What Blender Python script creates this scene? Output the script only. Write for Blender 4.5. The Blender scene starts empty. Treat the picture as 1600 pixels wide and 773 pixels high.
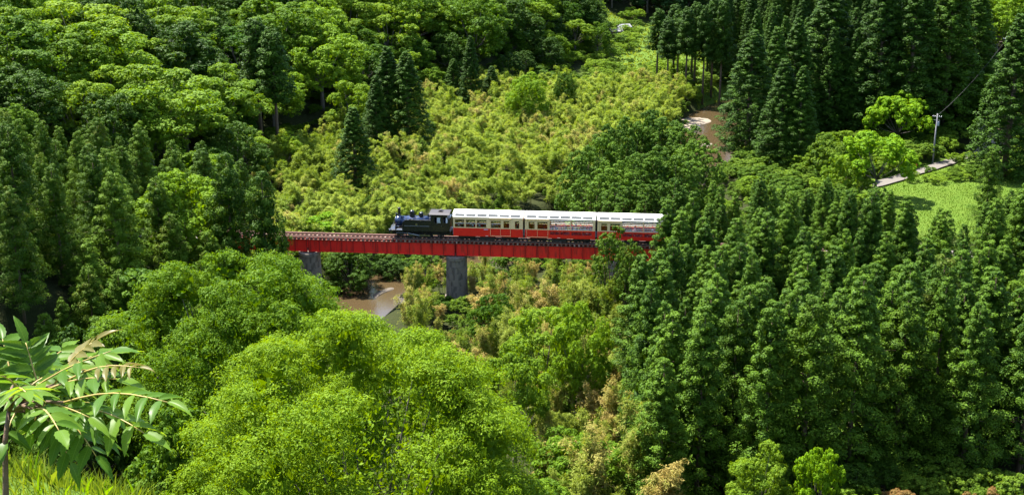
import bpy, math, random
import numpy as np
from mathutils import Vector, Matrix

SC = bpy.context.scene
COL = SC.collection
R = math.radians
rng = np.random.default_rng(7)
rnd = random.Random(11)

# ------------------------------------------------------------------ camera
CZ = 52.0
PITCH = R(17.5)
cam = bpy.data.cameras.new('camera')
cam.sensor_width = 36; cam.lens = 45; cam.clip_start = 0.1; cam.clip_end = 4000
camo = bpy.data.objects.new('camera', cam); COL.objects.link(camo)
camo.location = (0, 0, CZ); camo.rotation_euler = (R(90) - PITCH, 0, 0)
SC.camera = camo

# ------------------------------------------------------------------ light
TO_SUN = Vector((-0.34, 0.30, 0.89)).normalized()
SUN_EL = math.asin(TO_SUN.z); SUN_AZ = math.atan2(TO_SUN.x, TO_SUN.y)
w = bpy.data.worlds.new('World'); SC.world = w; w.use_nodes = True
nt = w.node_tree; bg = nt.nodes['Background']
sky = nt.nodes.new('ShaderNodeTexSky'); sky.sky_type = 'NISHITA'; sky.sun_disc = False
sky.sun_elevation = SUN_EL; sky.sun_rotation = SUN_AZ
nt.links.new(sky.outputs[0], bg.inputs[0]); bg.inputs[1].default_value = 0.115
sun = bpy.data.lights.new('sun', 'SUN'); sun.energy = 5.0; sun.angle = R(0.53); sun.color = (1, .955, .87)
suno = bpy.data.objects.new('sun', sun); COL.objects.link(suno)
suno.rotation_euler = (-TO_SUN).to_track_quat('-Z', 'Y').to_euler(); suno.location = (0, 100, 200)
SC.view_settings.view_transform = 'Standard'; SC.view_settings.look = 'None'
SC.view_settings.exposure = 2.05; SC.view_settings.gamma = 1
SC.cycles.max_bounces = 6; SC.cycles.diffuse_bounces = 3; SC.cycles.transmission_bounces = 3
SC.cycles.glossy_bounces = 2; SC.cycles.use_denoising = True

# ------------------------------------------------------------------ helpers
def tag(o, label=None, cat=None, group=None, kind=None):
    if label: o['label'] = label
    if cat: o['category'] = cat
    if group: o['group'] = group
    if kind: o['kind'] = kind
    return o

def empty(name, loc=(0, 0, 0), rz=0, label=None, cat=None, group=None):
    o = bpy.data.objects.new(name, None); COL.objects.link(o)
    o.location = loc; o.rotation_euler = (0, 0, rz); o.empty_display_size = .3
    return tag(o, label, cat, group)

def link(name, me, parent=None, loc=None, rot=None, scale=None):
    o = bpy.data.objects.new(name, me); COL.objects.link(o)
    if parent: o.parent = parent
    if loc is not None: o.location = loc
    if rot is not None: o.rotation_euler = rot
    if scale is not None: o.scale = scale
    return o

class MB:
    """collects verts and faces of ONE mesh"""
    def __init__(s): s.v = []; s.f = []
    def add(s, vs, fs):
        n = len(s.v); s.v += [tuple(p) for p in vs]; s.f += [tuple(i + n for i in f) for f in fs]; return s
    def box(s, x0, x1, y0, y1, z0, z1):
        return s.add([(x0,y0,z0),(x1,y0,z0),(x1,y1,z0),(x0,y1,z0),(x0,y0,z1),(x1,y0,z1),(x1,y1,z1),(x0,y1,z1)],
                     [(0,3,2,1),(4,5,6,7),(0,1,5,4),(1,2,6,5),(2,3,7,6),(3,0,4,7)])
    def tube(s, pts, rad, n=8, caps=True):
        pts = [Vector(p) for p in pts]; vs = []; fs = []
        if not hasattr(rad, '__len__'): rad = [rad] * len(pts)
        ref = None
        for i, p in enumerate(pts):
            d = (pts[min(i + 1, len(pts) - 1)] - pts[max(i - 1, 0)]).normalized()
            if ref is None: ref = Vector((0, 0, 1)) if abs(d.z) < .9 else Vector((1, 0, 0))
            a = d.cross(ref).normalized(); b = d.cross(a); ref = -b if False else ref
            for k in range(n):
                t = 2 * math.pi * k / n
                vs.append(p + (a * math.cos(t) + b * math.sin(t)) * rad[i])
        for i in range(len(pts) - 1):
            for k in range(n):
                k2 = (k + 1) % n
                fs.append((i*n+k, i*n+k2, (i+1)*n+k2, (i+1)*n+k))
        if caps:
            fs.append(tuple(range(n))[::-1]); fs.append(tuple((len(pts)-1)*n + k for k in range(n)))
        return s.add(vs, fs)
    def cyl(s, p0, p1, r, n=16): return s.tube([p0, p1], r, n)
    def lathe(s, prof, c=(0,0,0), n=20, ex=1, ey=1):
        vs = []; fs = []; m = len(prof)
        for (r, z) in prof:
            for k in range(n):
                t = 2*math.pi*k/n
                vs.append((c[0] + ex*r*math.cos(t), c[1] + ey*r*math.sin(t), c[2] + z))
        for i in range(m-1):
            for k in range(n):
                k2 = (k+1) % n
                fs.append((i*n+k, i*n+k2, (i+1)*n+k2, (i+1)*n+k))
        fs.append(tuple(range(n))[::-1]); fs.append(tuple((m-1)*n+k for k in range(n)))
        return s.add(vs, fs)
    def prism(s, prof, x0, x1):
        """prof = closed list of (y, z), extruded along x"""
        n = len(prof)
        vs = [(x0, y, z) for y, z in prof] + [(x1, y, z) for y, z in prof]
        fs = [(k, (k+1) % n, (k+1) % n + n, k + n) for k in range(n)] + [tuple(range(n))[::-1], tuple(range(n, 2*n))]
        return s.add(vs, fs)
    def mesh(s, name, m, smooth=False):
        me = bpy.data.meshes.new(name); me.from_pydata(s.v, [], s.f); me.materials.append(m)
        if smooth: me.polygons.foreach_set('use_smooth', [True] * len(me.polygons))
        import bmesh
        b = bmesh.new(); b.from_mesh(me); bmesh.ops.recalc_face_normals(b, faces=b.faces[:]); b.to_mesh(me); b.free()
        me.update(); return me
    def build(s, name, m, parent=None, smooth=False, **k):
        return link(name, s.mesh(name, m, smooth), parent, **k)

def npmesh(name, V, F, m, smooth=False, attrs=None):
    """fast mesh from numpy verts (n,3) and faces (m,k)"""
    me = bpy.data.meshes.new(name); V = np.asarray(V, np.float32); F = np.asarray(F, np.int32); k = F.shape[1]
    me.vertices.add(len(V)); me.vertices.foreach_set('co', V.ravel())
    me.loops.add(F.size); me.loops.foreach_set('vertex_index', F.ravel())
    me.polygons.add(len(F)); me.polygons.foreach_set('loop_start', np.arange(0, F.size, k, dtype=np.int32))
    me.polygons.foreach_set('loop_total', np.full(len(F), k, np.int32))
    if smooth: me.polygons.foreach_set('use_smooth', np.ones(len(F), bool))
    me.update(calc_edges=True)
    for an, arr in (attrs or {}).items():
        a = me.attributes.new(an, 'FLOAT', 'POINT'); a.data.foreach_set('value', np.asarray(arr, np.float32))
    me.materials.append(m); return me

# ------------------------------------------------------------------ materials
def mat(name, col, rough=.6, metal=0., spec=.4, var=.12, scale=6., bump=0., dirt=None, stretch=(1, 1, 1)):
    m = bpy.data.materials.new(name); m.use_nodes = True; n = m.node_tree; L = n.links.new
    p = n.nodes['Principled BSDF']; p.inputs['Roughness'].default_value = rough; p.inputs['Metallic'].default_value = metal
    p.inputs['Specular IOR Level'].default_value = spec
    tc = n.nodes.new('ShaderNodeTexCoord'); nz = n.nodes.new('ShaderNodeTexNoise')
    nz.inputs['Scale'].default_value = scale; nz.inputs['Detail'].default_value = 5
    mp = n.nodes.new('ShaderNodeMapping'); mp.inputs['Scale'].default_value = stretch; oi = n.nodes.new('ShaderNodeObjectInfo'); va = n.nodes.new('ShaderNodeVectorMath'); va.operation = 'SCALE'; va.inputs[0].default_value = (41, 23, 17)
    L(oi.outputs['Random'], va.inputs['Scale']); L(va.outputs[0], mp.inputs['Location']); L(tc.outputs['Object'], mp.inputs['Vector']); L(mp.outputs[0], nz.inputs['Vector'])
    mx = n.nodes.new('ShaderNodeMix'); mx.data_type = 'RGBA'
    a = [c * (1 - var) for c in col[:3]] + [1]; b = [min(1, c * (1 + var)) for c in col[:3]] + [1]
    if dirt: a = list(dirt) + [1]
    mx.inputs[6].default_value = a; mx.inputs[7].default_value = b
    if dirt:
        rp = n.nodes.new('ShaderNodeMapRange'); rp.inputs[1].default_value = .3; rp.inputs[2].default_value = .5
        L(nz.outputs['Fac'], rp.inputs[0]); L(rp.outputs[0], mx.inputs[0])
    else: L(nz.outputs['Fac'], mx.inputs[0])
    L(mx.outputs[2], p.inputs['Base Color'])
    if bump:
        bp = n.nodes.new('ShaderNodeBump'); bp.inputs['Strength'].default_value = bump; bp.inputs['Distance'].default_value = .05
        L(nz.outputs['Fac'], bp.inputs['Height']); L(bp.outputs[0], p.inputs['Normal'])
    return m

def leafmat(name, dark, light, extra=None, ex_at=.8, trans=.35, objvar=.5, rough=.6, spec=.10, own=True):
    """two-sided leaf: diffuse + translucent, colour varies by leaf, by clump and by plant"""
    m = bpy.data.materials.new(name); m.use_nodes = True; n = m.node_tree; L = n.links.new
    p = n.nodes['Principled BSDF']; out = n.nodes['Material Output']
    p.inputs['Roughness'].default_value = rough; p.inputs['Specular IOR Level'].default_value = spec
    g = n.nodes.new('ShaderNodeNewGeometry'); oi = n.nodes.new('ShaderNodeObjectInfo')
    at = n.nodes.new('ShaderNodeAttribute'); at.attribute_name = 'clump'
    def mth(op, a, b):
        q = n.nodes.new('ShaderNodeMath'); q.operation = op
        for i, x in enumerate((a, b)):
            if isinstance(x, (int, float)): q.inputs[i].default_value = x
            else: L(x, q.inputs[i])
        return q.outputs[0]
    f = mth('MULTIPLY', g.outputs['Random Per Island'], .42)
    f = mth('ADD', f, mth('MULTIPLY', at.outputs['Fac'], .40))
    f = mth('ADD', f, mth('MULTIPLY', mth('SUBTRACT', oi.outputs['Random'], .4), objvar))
    mx = n.nodes.new('ShaderNodeMix'); mx.data_type = 'RGBA'; mx.clamp_factor = True
    mx.inputs[6].default_value = list(dark) + [1]; mx.inputs[7].default_value = list(light) + [1]
    L(f, mx.inputs[0]); c = mx.outputs[2]
    if extra:
        rp = n.nodes.new('ShaderNodeMapRange'); rp.inputs[1].default_value = ex_at - .12; rp.inputs[2].default_value = ex_at + .12
        fr = mth('FRACT', mth('MULTIPLY', oi.outputs['Random'], 7.31), 0)
        L(mth('ADD', mth('MULTIPLY', fr, .65), mth('MULTIPLY', at.outputs['Fac'], .35)) if own else at.outputs['Fac'], rp.inputs[0])
        m2 = n.nodes.new('ShaderNodeMix'); m2.data_type = 'RGBA'; L(rp.outputs[0], m2.inputs[0])
        L(c, m2.inputs[6]); m2.inputs[7].default_value = list(extra) + [1]; c = m2.outputs[2]
    L(c, p.inputs['Base Color'])
    tr = n.nodes.new('ShaderNodeBsdfTranslucent'); hs = n.nodes.new('ShaderNodeHueSaturation')
    hs.inputs['Hue'].default_value = .485; hs.inputs['Saturation'].default_value = 1.1; hs.inputs['Value'].default_value = 1.25
    L(c, hs.inputs['Color']); L(hs.outputs[0], tr.inputs['Color'])
    ms = n.nodes.new('ShaderNodeMixShader'); ms.inputs[0].default_value = trans
    L(p.outputs[0], ms.inputs[1]); L(tr.outputs[0], ms.inputs[2]); L(ms.outputs[0], out.inputs['Surface'])
    return m

M = dict(
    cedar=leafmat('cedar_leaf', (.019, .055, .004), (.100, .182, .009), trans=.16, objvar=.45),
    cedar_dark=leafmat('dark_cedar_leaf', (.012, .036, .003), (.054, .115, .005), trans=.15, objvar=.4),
    cedar_left=leafmat('left_cedar_leaf', (.022, .058, .003), (.098, .172, .008), extra=(.090, .100, .012), ex_at=.93, trans=.18),
    broad=leafmat('broadleaf', (.030, .082, .004), (.125, .220, .009), trans=.36, objvar=1.2),
    broad_dark=leafmat('dark_broadleaf', (.012, .036, .003), (.055, .115, .007), trans=.25),
    pale=leafmat('pale_leaf', (.075, .150, .008), (.180, .275, .018), trans=.40),
    big=leafmat('spreading_leaf', (.070, .145, .004), (.185, .280, .007), trans=.40, objvar=.15),
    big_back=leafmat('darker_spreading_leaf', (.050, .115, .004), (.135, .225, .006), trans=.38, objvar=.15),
    far=leafmat('haze_tinted_far_leaf', (.016, .044, .010), (.042, .090, .020), trans=.2),  # bluer leaf colour stands in for distance haze
    bamboo=leafmat('bamboo_leaf', (.12, .19, .014), (.28, .345, .055), extra=(.35, .30, .09), ex_at=.84, trans=.45, objvar=.7),
    bamboo_far=leafmat('far_bamboo_leaf', (.11, .165, .012), (.27, .31, .05), extra=(.33, .26, .085), ex_at=.78, trans=.42, objvar=.6),
    bamboo_near=leafmat('bamboo_near_leaf', (.090, .150, .008), (.225, .260, .040), extra=(.33, .26, .075), ex_at=.68, trans=.40, objvar=.6),
    bright=leafmat('bright_leaf', (.065, .165, .004), (.170, .300, .008), trans=.42),
    under=leafmat('undergrowth_leaf', (.035, .090, .005), (.120, .190, .014), trans=.35),
    grass=leafmat('grass_blade', (.105, .170, .012), (.220, .265, .040), trans=.38),
    rust_leaf=leafmat('rusty_leaf', (.10, .10, .02), (.22, .12, .04), trans=.35),
    bark=mat('bark', (.11, .075, .05), .9, var=.35, scale=3, bump=.4),
    bark_grey=mat('grey_bark', (.11, .095, .075), .9, var=.3, scale=4, bump=.4),
    culm=mat('bamboo_culm', (.20, .22, .07), .5, var=.3, scale=2),
    red=mat('red_paint', (.74, .017, .010), .42, var=.10, scale=1.5),
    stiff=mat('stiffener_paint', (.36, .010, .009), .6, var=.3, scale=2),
    girder=mat('girder_paint', (.68, .017, .012), .5, var=.14, scale=2.2, dirt=(.36, .020, .014), stretch=(1, 1, .18)),
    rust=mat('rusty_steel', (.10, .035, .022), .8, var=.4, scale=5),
    cream=mat('cream_paint', (.80, .56, .28), .5, var=.06),
    white=mat('white_paint', (.84, .82, .76), .4, var=.04),
    black=mat('black_paint', (.012, .012, .014), .22, spec=.6, var=.2),
    boiler=mat('boiler_sky_tint', (.012, .024, .065), .2, spec=.8, var=.1),  # blue mixed into the black stands in for reflected sky
    cabroof=mat('cab_roof_paint', (.028, .024, .025), .6, var=.2),
    steel=mat('bright_steel', (.30, .30, .30), .3, metal=.9, var=.2),
    rail=mat('rail_steel', (.16, .10, .08), .5, metal=.4, var=.3),
    dark=mat('dark_steel', (.022, .02, .02), .7, var=.4),
    sleeper=mat('sleeper_timber', (.17, .085, .06), .85, var=.4, scale=4),
    concrete=mat('pier_concrete', (.12, .10, .078), .9, var=.4, scale=1.1, bump=.6, dirt=(.055, .048, .038), stretch=(1.6, 1.6, .45)),
    grey=mat('grey_panel', (.30, .32, .35), .5, var=.1),
    rubber=mat('gangway_rubber', (.02, .02, .022), .8),
    seat=mat('seat_red', (.42, .02, .018), .6),
    wood=mat('interior_wood', (.40, .26, .12), .6, var=.2),
    roadm=mat('road_concrete', (.105, .092, .078), .9, var=.15, scale=.8),
    sand=mat('river_sand', (.17, .14, .105), .95, var=.2, scale=.5, bump=.2),
    pole=mat('pole_concrete', (.17, .17, .17), .8, var=.1),
    orange=mat('orange_paint', (.62, .18, .03), .5),
    shedroof=mat('shed_roof_sheet', (.15, .15, .155), .6, var=.1),
    shedwall=mat('shed_wall_boards', (.16, .12, .09), .85, var=.3),
    skin=mat('skin', (.52, .32, .22), .5, var=.04), hair=mat('hair', (.014, .011, .010), .45),
    sh_white=mat('white_cloth', (.78, .78, .78), .8), sh_blue=mat('blue_cloth', (.16, .26, .52), .8),
    sh_black=mat('black_cloth', (.02, .02, .024), .8), sh_pink=mat('pink_cloth', (.66, .32, .34), .8),
    sh_yellow=mat('yellow_cloth', (.66, .52, .10), .8), sh_orange=mat('orange_cloth', (.70, .28, .10), .8),
    trousers=mat('trouser_cloth', (.05, .06, .09), .8), brass=mat('brass', (.62, .45, .14), .3, metal=.9),
)
def glassmat():
    m = bpy.data.materials.new('window_glass'); m.use_nodes = True; n = m.node_tree; L = n.links.new
    o = n.nodes['Material Output']; t = n.nodes.new('ShaderNodeBsdfTransparent'); g = n.nodes.new('ShaderNodeBsdfGlossy')
    g.inputs['Roughness'].default_value = .03; t.inputs[0].default_value = (.86, .9, .88, 1)
    f = n.nodes.new('ShaderNodeFresnel'); f.inputs[0].default_value = 1.5
    x = n.nodes.new('ShaderNodeMixShader'); L(f.outputs[0], x.inputs[0]); L(t.outputs[0], x.inputs[1]); L(g.outputs[0], x.inputs[2])
    L(x.outputs[0], o.inputs['Surface']); return m
M['glass'] = glassmat()
def skymat():
    m = bpy.data.materials.new('skylight_glass'); m.use_nodes = True; n = m.node_tree; L = n.links.new; o = n.nodes['Material Output']; p = n.nodes['Principled BSDF']
    p.inputs['Base Color'].default_value = (.22, .22, .21, 1); p.inputs['Roughness'].default_value = .3
    t = n.nodes.new('ShaderNodeBsdfTransparent'); t.inputs[0].default_value = (.75, .76, .74, 1); x = n.nodes.new('ShaderNodeMixShader'); x.inputs[0].default_value = .45
    L(p.outputs[0], x.inputs[1]); L(t.outputs[0], x.inputs[2]); L(x.outputs[0], o.inputs['Surface']); return m
M['skylight'] = skymat()

# ------------------------------------------------------------------ terrain
FOOT_Y = [0, 60, 90, 120, 150, 172, 200, 250, 300, 327, 387, 450, 520, 1200]
FOOT_X = [-34, -34, -32, -28, -31, -37, -46, -40, -17, 3, 31, 44, 60, 200]
RIV = [(150, 352), (95, 345), (66, 334), (52, 316), (46, 296), (43, 278), (37, 255), (24, 228), (4, 204), (-17, 186), (-25, 172), (-30, 157), (-37, 140), (-46, 122), (-60, 104), (-84, 84)]
BP = np.array([-7.7, 169.3]); BD = np.array([math.cos(R(5.2)), -math.sin(R(5.2))]); BN = np.array([-BD[1], BD[0]])

def catmull(P, n=8):
    P = [np.array(p, float) for p in P]; P = [2*P[0]-P[1]] + P + [2*P[-1]-P[-2]]; out = []
    for i in range(1, len(P) - 2):
        for k in range(n):
            t = k / n; a, b, c, d = P[i-1:i+3]
            out.append(.5*((2*b) + (c-a)*t + (2*a-5*b+4*c-d)*t*t + (3*b-a-3*c+d)*t**3))
    return np.array(out + [P[-2]])
RIVC = catmull(RIV)

def seg_dist(x, y, C):
    if np.size(x) <= 4:
        A = C[:-1]; D = C[1:]-A; px = np.ravel(x)[:, None]; py = np.ravel(y)[:, None]
        t = np.clip(((px-A[:, 0])*D[:, 0] + (py-A[:, 1])*D[:, 1])/((D*D).sum(1)+1e-9), 0, 1)
        return np.hypot(px-A[:, 0]-t*D[:, 0], py-A[:, 1]-t*D[:, 1]).min(1).reshape(np.shape(x))
    d = np.full(np.shape(x), 1e9)
    for (ax, ay), (bx, by) in zip(C[:-1], C[1:]):
        dx, dy = bx-ax, by-ay; t = np.clip(((x-ax)*dx + (y-ay)*dy) / (dx*dx + dy*dy + 1e-9), 0, 1)
        d = np.minimum(d, np.hypot(x-ax-t*dx, y-ay-t*dy))
    return d
def sstep(a, b, x):
    t = np.clip((x-a)/(b-a), 0, 1); return t*t*(3-2*t)
def wob(x, y):
    return (np.sin(x*.11+1.3)*np.cos(y*.09+.4) + .6*np.sin(x*.23-y*.19+2) + .4*np.sin(x*.05+y*.41) + .3*np.sin(x*.7+.3*y))*.5

def terrain(x, y):
    x = np.asarray(x, float); y = np.asarray(y, float)
    z = -9.3 + .35*wob(x, y) + .004*np.maximum(y-300, 0)
    fx = np.interp(y, FOOT_Y, FOOT_X); d = fx - x
    c = np.where((y > 250) & (y < 460), .88, 1.)
    left = np.maximum(d*c + 3, 0)
    z = z + (.44*left - .9*(1-np.exp(-left/3)))*(1 + .12*wob(x*.6, y*.6)) * (1 - .30*sstep(60, 160, left))
    z = z + .34*np.maximum(y - 452 - .1*x, 0)*(1 - .3*sstep(100, 300, y-452)) # far hill
    rx = np.interp(y, [0, 150, 235, 262, 300, 340, 400, 470], [400, 400, 150, 92, 72, 66, 70, 100])
    z = z + .36*np.maximum(x - rx, 0)
    # plantation bench in front of the railway, rising toward the camera side
    z = z + 5.5*sstep(150, 95, y)*sstep(8, 30, x)
    # railway embankment outside the bridge
    s = (x-BP[0])*BD[0] + (y-BP[1])*BD[1]; q = np.abs((x-BP[0])*BN[0] + (y-BP[1])*BN[1])
    emb = -.62 - np.maximum(q-2.2, 0)*.75
    z = np.where((s > 38) | (s < -36), np.where(q < 2.2, -.62, np.where(s > 38, np.maximum(z, emb), z)), z)
    z = np.where((s < -36) & (q < 9), np.minimum(z, -.62 + np.maximum(q-2.2, 0)*1.1), z)
    # river channel
    rd = seg_dist(x, y, RIVC)
    z = np.where(rd < 13, np.minimum(z, -14.2 + 6.5*sstep(4.5, 12.5, rd)), z)
    # the hill the camera stands on
    yy = y + .10*np.maximum(-x-5, 0)*0
    near = 50.25 - .30*y - .33*np.maximum(x+3.6, 0) + .05*np.sin(x*2.1+y*1.7)
    near = np.where(y > 8.2, 50.25 - .30*8.2 - .33*np.maximum(np.minimum(x, 30)+3.6, 0) - .80*(y-8.2), near)
    near = np.where(near < 2, 2 - (2-near)*.45, near)
    k = 3.0
    m = np.maximum(z, near); return m + np.log1p(np.exp(-np.abs(z-near)/k))*k*np.clip((y-9)/20, 0, 1)*.5

def tz(x, y): return float(terrain(np.array([x]), np.array([y]))[0])

CP, SP = math.cos(PITCH), math.sin(PITCH)
def at(px, py, D):
    u = (386.5-py)/2000; return Vector((D*(px-800)/2000, D*(CP+u*SP), CZ + D*(-SP+u*CP)))
def spot(px, Y):
    z = -9.
    for _ in range(6):
        X = (px-800)/2000*(Y*CP + (CZ-z)*SP); z = tz(X, Y)
    return X, Y, z
def tip(px, py, Y):
    u = (386.5-py)/2000; p = at(px, py, Y/(CP+u*SP)); return p.x, Y, p.z
def pix(x, y, z):
    d = y*CP - (z-CZ)*SP; return 800 + 2000*x/d, 386.5 - 2000*(y*SP + (z-CZ)*CP)/d

def ground():
    xs = np.concatenate([np.arange(-420, -130, 6), np.arange(-130, 170, 2.), np.arange(170, 480, 6)])
    xs = np.unique(np.concatenate([xs, np.arange(-12, 6, .5)]))
    ys = np.concatenate([np.arange(-40, 0, 5), np.arange(0, 14, .5), np.arange(14, 480, 2.), np.arange(480, 1000, 8)])
    X, Y = np.meshgrid(xs, ys); Z = terrain(X, Y)
    V = np.stack([X.ravel(), Y.ravel(), Z.ravel()], 1); nx = len(xs); ny = len(ys)
    i = np.arange(nx*ny).reshape(ny, nx)
    F = np.stack([i[:-1, :-1].ravel(), i[:-1, 1:].ravel(), i[1:, 1:].ravel(), i[1:, :-1].ravel()], 1)
    P = np.stack(pix(X, Y, Z)).reshape(2, -1)
    W_ = 5*wob(X*1.3, Y*1.3)
    def patch(x0, x1, y0, y1, f): return sstep(x0-f, x0+f, X+W_)*sstep(x1+f, x1-f, X+W_)*sstep(y0-f, y0+f, Y+W_)*sstep(y1+f, y1-f, Y+W_)
    mead = patch(60, 110, 198, 256, 4) + patch(22, 66, 325, 452, 5) + np.where(Y < 12, 1., 0.)
    m = bpy.data.materials.new('ground'); m.use_nodes = True; n = m.node_tree; L = n.links.new; p = n.nodes['Principled BSDF']
    p.inputs['Roughness'].default_value = .95; p.inputs['Specular IOR Level'].default_value = .1
    tc = n.nodes.new('ShaderNodeTexCoord')
    def noise(s):
        q = n.nodes.new('ShaderNodeTexNoise'); q.inputs['Scale'].default_value = s; q.inputs['Detail'].default_value = 8; L(tc.outputs['Object'], q.inputs[0]); return q.outputs['Fac']
    def mix(f, a, b):
        q = n.nodes.new('ShaderNodeMix'); q.data_type = 'RGBA'; L(f, q.inputs[0])
        for i, c in ((6, a), (7, b)):
            if isinstance(c, tuple): q.inputs[i].default_value = c + (1,)
            else: L(c, q.inputs[i])
        return q.outputs[2]
    soil = mix(noise(1.1), (.012, .020, .004), (.030, .032, .010))
    gr = mix(noise(.6), (.040, .085, .006), (.085, .125, .016))
    a = n.nodes.new('ShaderNodeAttribute'); a.attribute_name = 'meadow'
    L(mix(a.outputs['Fac'], soil, gr), p.inputs['Base Color'])
    bp = n.nodes.new('ShaderNodeBump'); bp.inputs['Strength'].default_value = .8; bp.inputs['Distance'].default_value = .3; L(noise(2.5), bp.inputs['Height']); L(bp.outputs[0], p.inputs['Normal'])
    o = link('ground', npmesh('ground', V, F, m, True, {'meadow': np.clip(mead, 0, 1).ravel()})); tag(o, kind='structure')
ground()

def ribbon(name, C, widths, zs, m, lift=0.):
    C = np.array(C); T = np.gradient(C, axis=0); T /= np.linalg.norm(T, axis=1)[:, None]; N = np.stack([-T[:, 1], T[:, 0]], 1)
    V = []; k = 5
    for c, nn, wd, i in zip(C, N, widths, range(len(C))):
        for j in range(k):
            q = c + nn*wd*(j/(k-1)-.5); V.append((q[0], q[1], zs if isinstance(zs, float) else tz(*q) + lift))
    F = [(i*k+j, i*k+j+1, (i+1)*k+j+1, (i+1)*k+j) for i in range(len(C)-1) for j in range(k-1)]
    return link(name, npmesh(name, V, F, m, True))

def water():
    m = bpy.data.materials.new('river_water'); m.use_nodes = True; n = m.node_tree; L = n.links.new; p = n.nodes['Principled BSDF']
    p.inputs['Base Color'].default_value = (.050, .034, .016, 1); p.inputs['Roughness'].default_value = .16; p.inputs['Specular IOR Level'].default_value = .5
    tc = n.nodes.new('ShaderNodeTexCoord'); q = n.nodes.new('ShaderNodeTexNoise'); q.inputs['Scale'].default_value = 1.2; q.inputs['Detail'].default_value = 4
    mp = n.nodes.new('ShaderNodeMapping'); mp.inputs['Scale'].default_value = (1, .4, 1); L(tc.outputs['Object'], mp.inputs[0]); L(mp.outputs[0], q.inputs[0])
    b = n.nodes.new('ShaderNodeBump'); b.inputs['Strength'].default_value = .15; b.inputs['Distance'].default_value = .1; L(q.outputs['Fac'], b.inputs['Height']); L(b.outputs[0], p.inputs['Normal'])
    tag(ribbon('river', RIVC, [13.]*len(RIVC), -12.6, m), kind='structure')
water()

def blob_sheet(name, pts, m, lift, top=.35):
    C = catmull(pts + [pts[0]], 6)[:-1]; c = C.mean(0); V = []; F = []; n = len(C); rings = (1., .8, .5, .2)
    for k, r in enumerate(rings):
        for p in C:
            q = c + (p-c)*r*(1 + .05*math.sin(p[0]*3+k)); V.append((q[0], q[1], lift + (0, .5, .9, 1.)[k]*top - (.16 if k == 0 else 0)))
    for k in range(3):
        F += [(k*n+i, k*n+(i+1) % n, (k+1)*n+(i+1) % n, (k+1)*n+i) for i in range(n)]
    V.append((c[0], c[1], lift + top + .02)); i0 = len(V)-1
    me = bpy.data.meshes.new(name); me.from_pydata(V, [], F + [(3*n+i, 3*n+(i+1) % n, i0) for i in range(n)]); me.materials.append(m)
    me.polygons.foreach_set('use_smooth', [True]*len(me.polygons)); tag(link(name, me), kind='structure')
def wpt(px, py, z):
    u = (386.5-py)/2000; D = (z-CZ)/(-SP+u*CP); p = at(px, py, D); return (p.x, p.y)
blob_sheet('sand_bank', [wpt(1060, 184, -12.5), wpt(1094, 182, -12.5), wpt(1116, 187, -12.5), wpt(1104, 193, -12.5), wpt(1088, 197, -12.5), wpt(1078, 204, -12.5), wpt(1055, 204, -12.5)], M['sand'], -12.58, .14)
blob_sheet('sand_bank', [wpt(1096, 224, -12.5), wpt(1114, 223, -12.5), wpt(1110, 228, -12.5), wpt(1094, 230, -12.5)], M['sand'], -12.58, .14)
blob_sheet('sand_bank', [wpt(580, 460, -12.5), wpt(596, 452, -12.5), wpt(614, 447, -12.5), wpt(618, 450, -12.5), wpt(600, 457, -12.5), wpt(584, 466, -12.5)], mat('wet_sand', (.075, .060, .042), .8), -12.58, .12)

# road across the right meadow
def gp(px, py):
    z = -9.
    for _ in range(8): X, Y = wpt(px, py, z); z = .5*z + .5*tz(X, Y)
    return X, Y
RD = catmull([gp(1300, 296), gp(1370, 290), gp(1435, 270), gp(1480, 256), gp(1538, 237), gp(1566, 226), gp(1552, 213), gp(1525, 203)], 8)
tag(ribbon('road', RD, [2.9]*len(RD), None, M['roadm'], .32), kind='structure')

# ------------------------------------------------------------------ foliage generators
def unit(a): return a / (np.linalg.norm(a, axis=-1, keepdims=True) + 1e-9)
def quads(P, N, ln, wd, clump, down=0., r=rng, out=None):
    """rhombic leaves: positions, wanted normals, length, width; down pulls the leaf axis downward"""
    n = len(P); N = unit(N + .36*r.normal(size=(n, 3)))
    t = r.normal(size=(n, 3)); t[:, 2] -= down*1.5
    if out is not None: t = t + out
    t = unit(t - N*(t*N).sum(1)[:, None]); b = np.cross(N, t)
    L_ = (ln*r.uniform(.7, 1.3, n))[:, None]/2; W_ = (wd*r.uniform(.7, 1.3, n))[:, None]/2
    V = np.stack([P-t*L_, P+b*W_-t*L_*.1, P+t*L_, P-b*W_-t*L_*.1], 1).reshape(-1, 3)
    return V, np.repeat(clump, 4)
def puffs(C, Rd, per, ln, wd, outdir, up=.5, squash=.8, down=0., r=rng):
    n = len(C); c = np.repeat(C, per, 0); rr = np.repeat(Rd, per); o = np.repeat(outdir, per, 0)
    v = r.normal(size=(n*per, 3)) + .9*o; v[:, 2] += up; v = unit(v)
    P = c + v*(rr*r.uniform(.35, 1., n*per)**.5)[:, None]*np.array([1, 1, squash])
    return quads(P, v + np.array([0, 0, .35]), ln, wd, np.repeat(r.random(n), per), down, r)
def leafmesh(name, parts, m):
    V = np.concatenate([p[0] for p in parts]); A = np.concatenate([p[1] for p in parts])
    return npmesh(name, V, np.arange(len(V)).reshape(-1, 4), m, False, {'clump': A})

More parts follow.
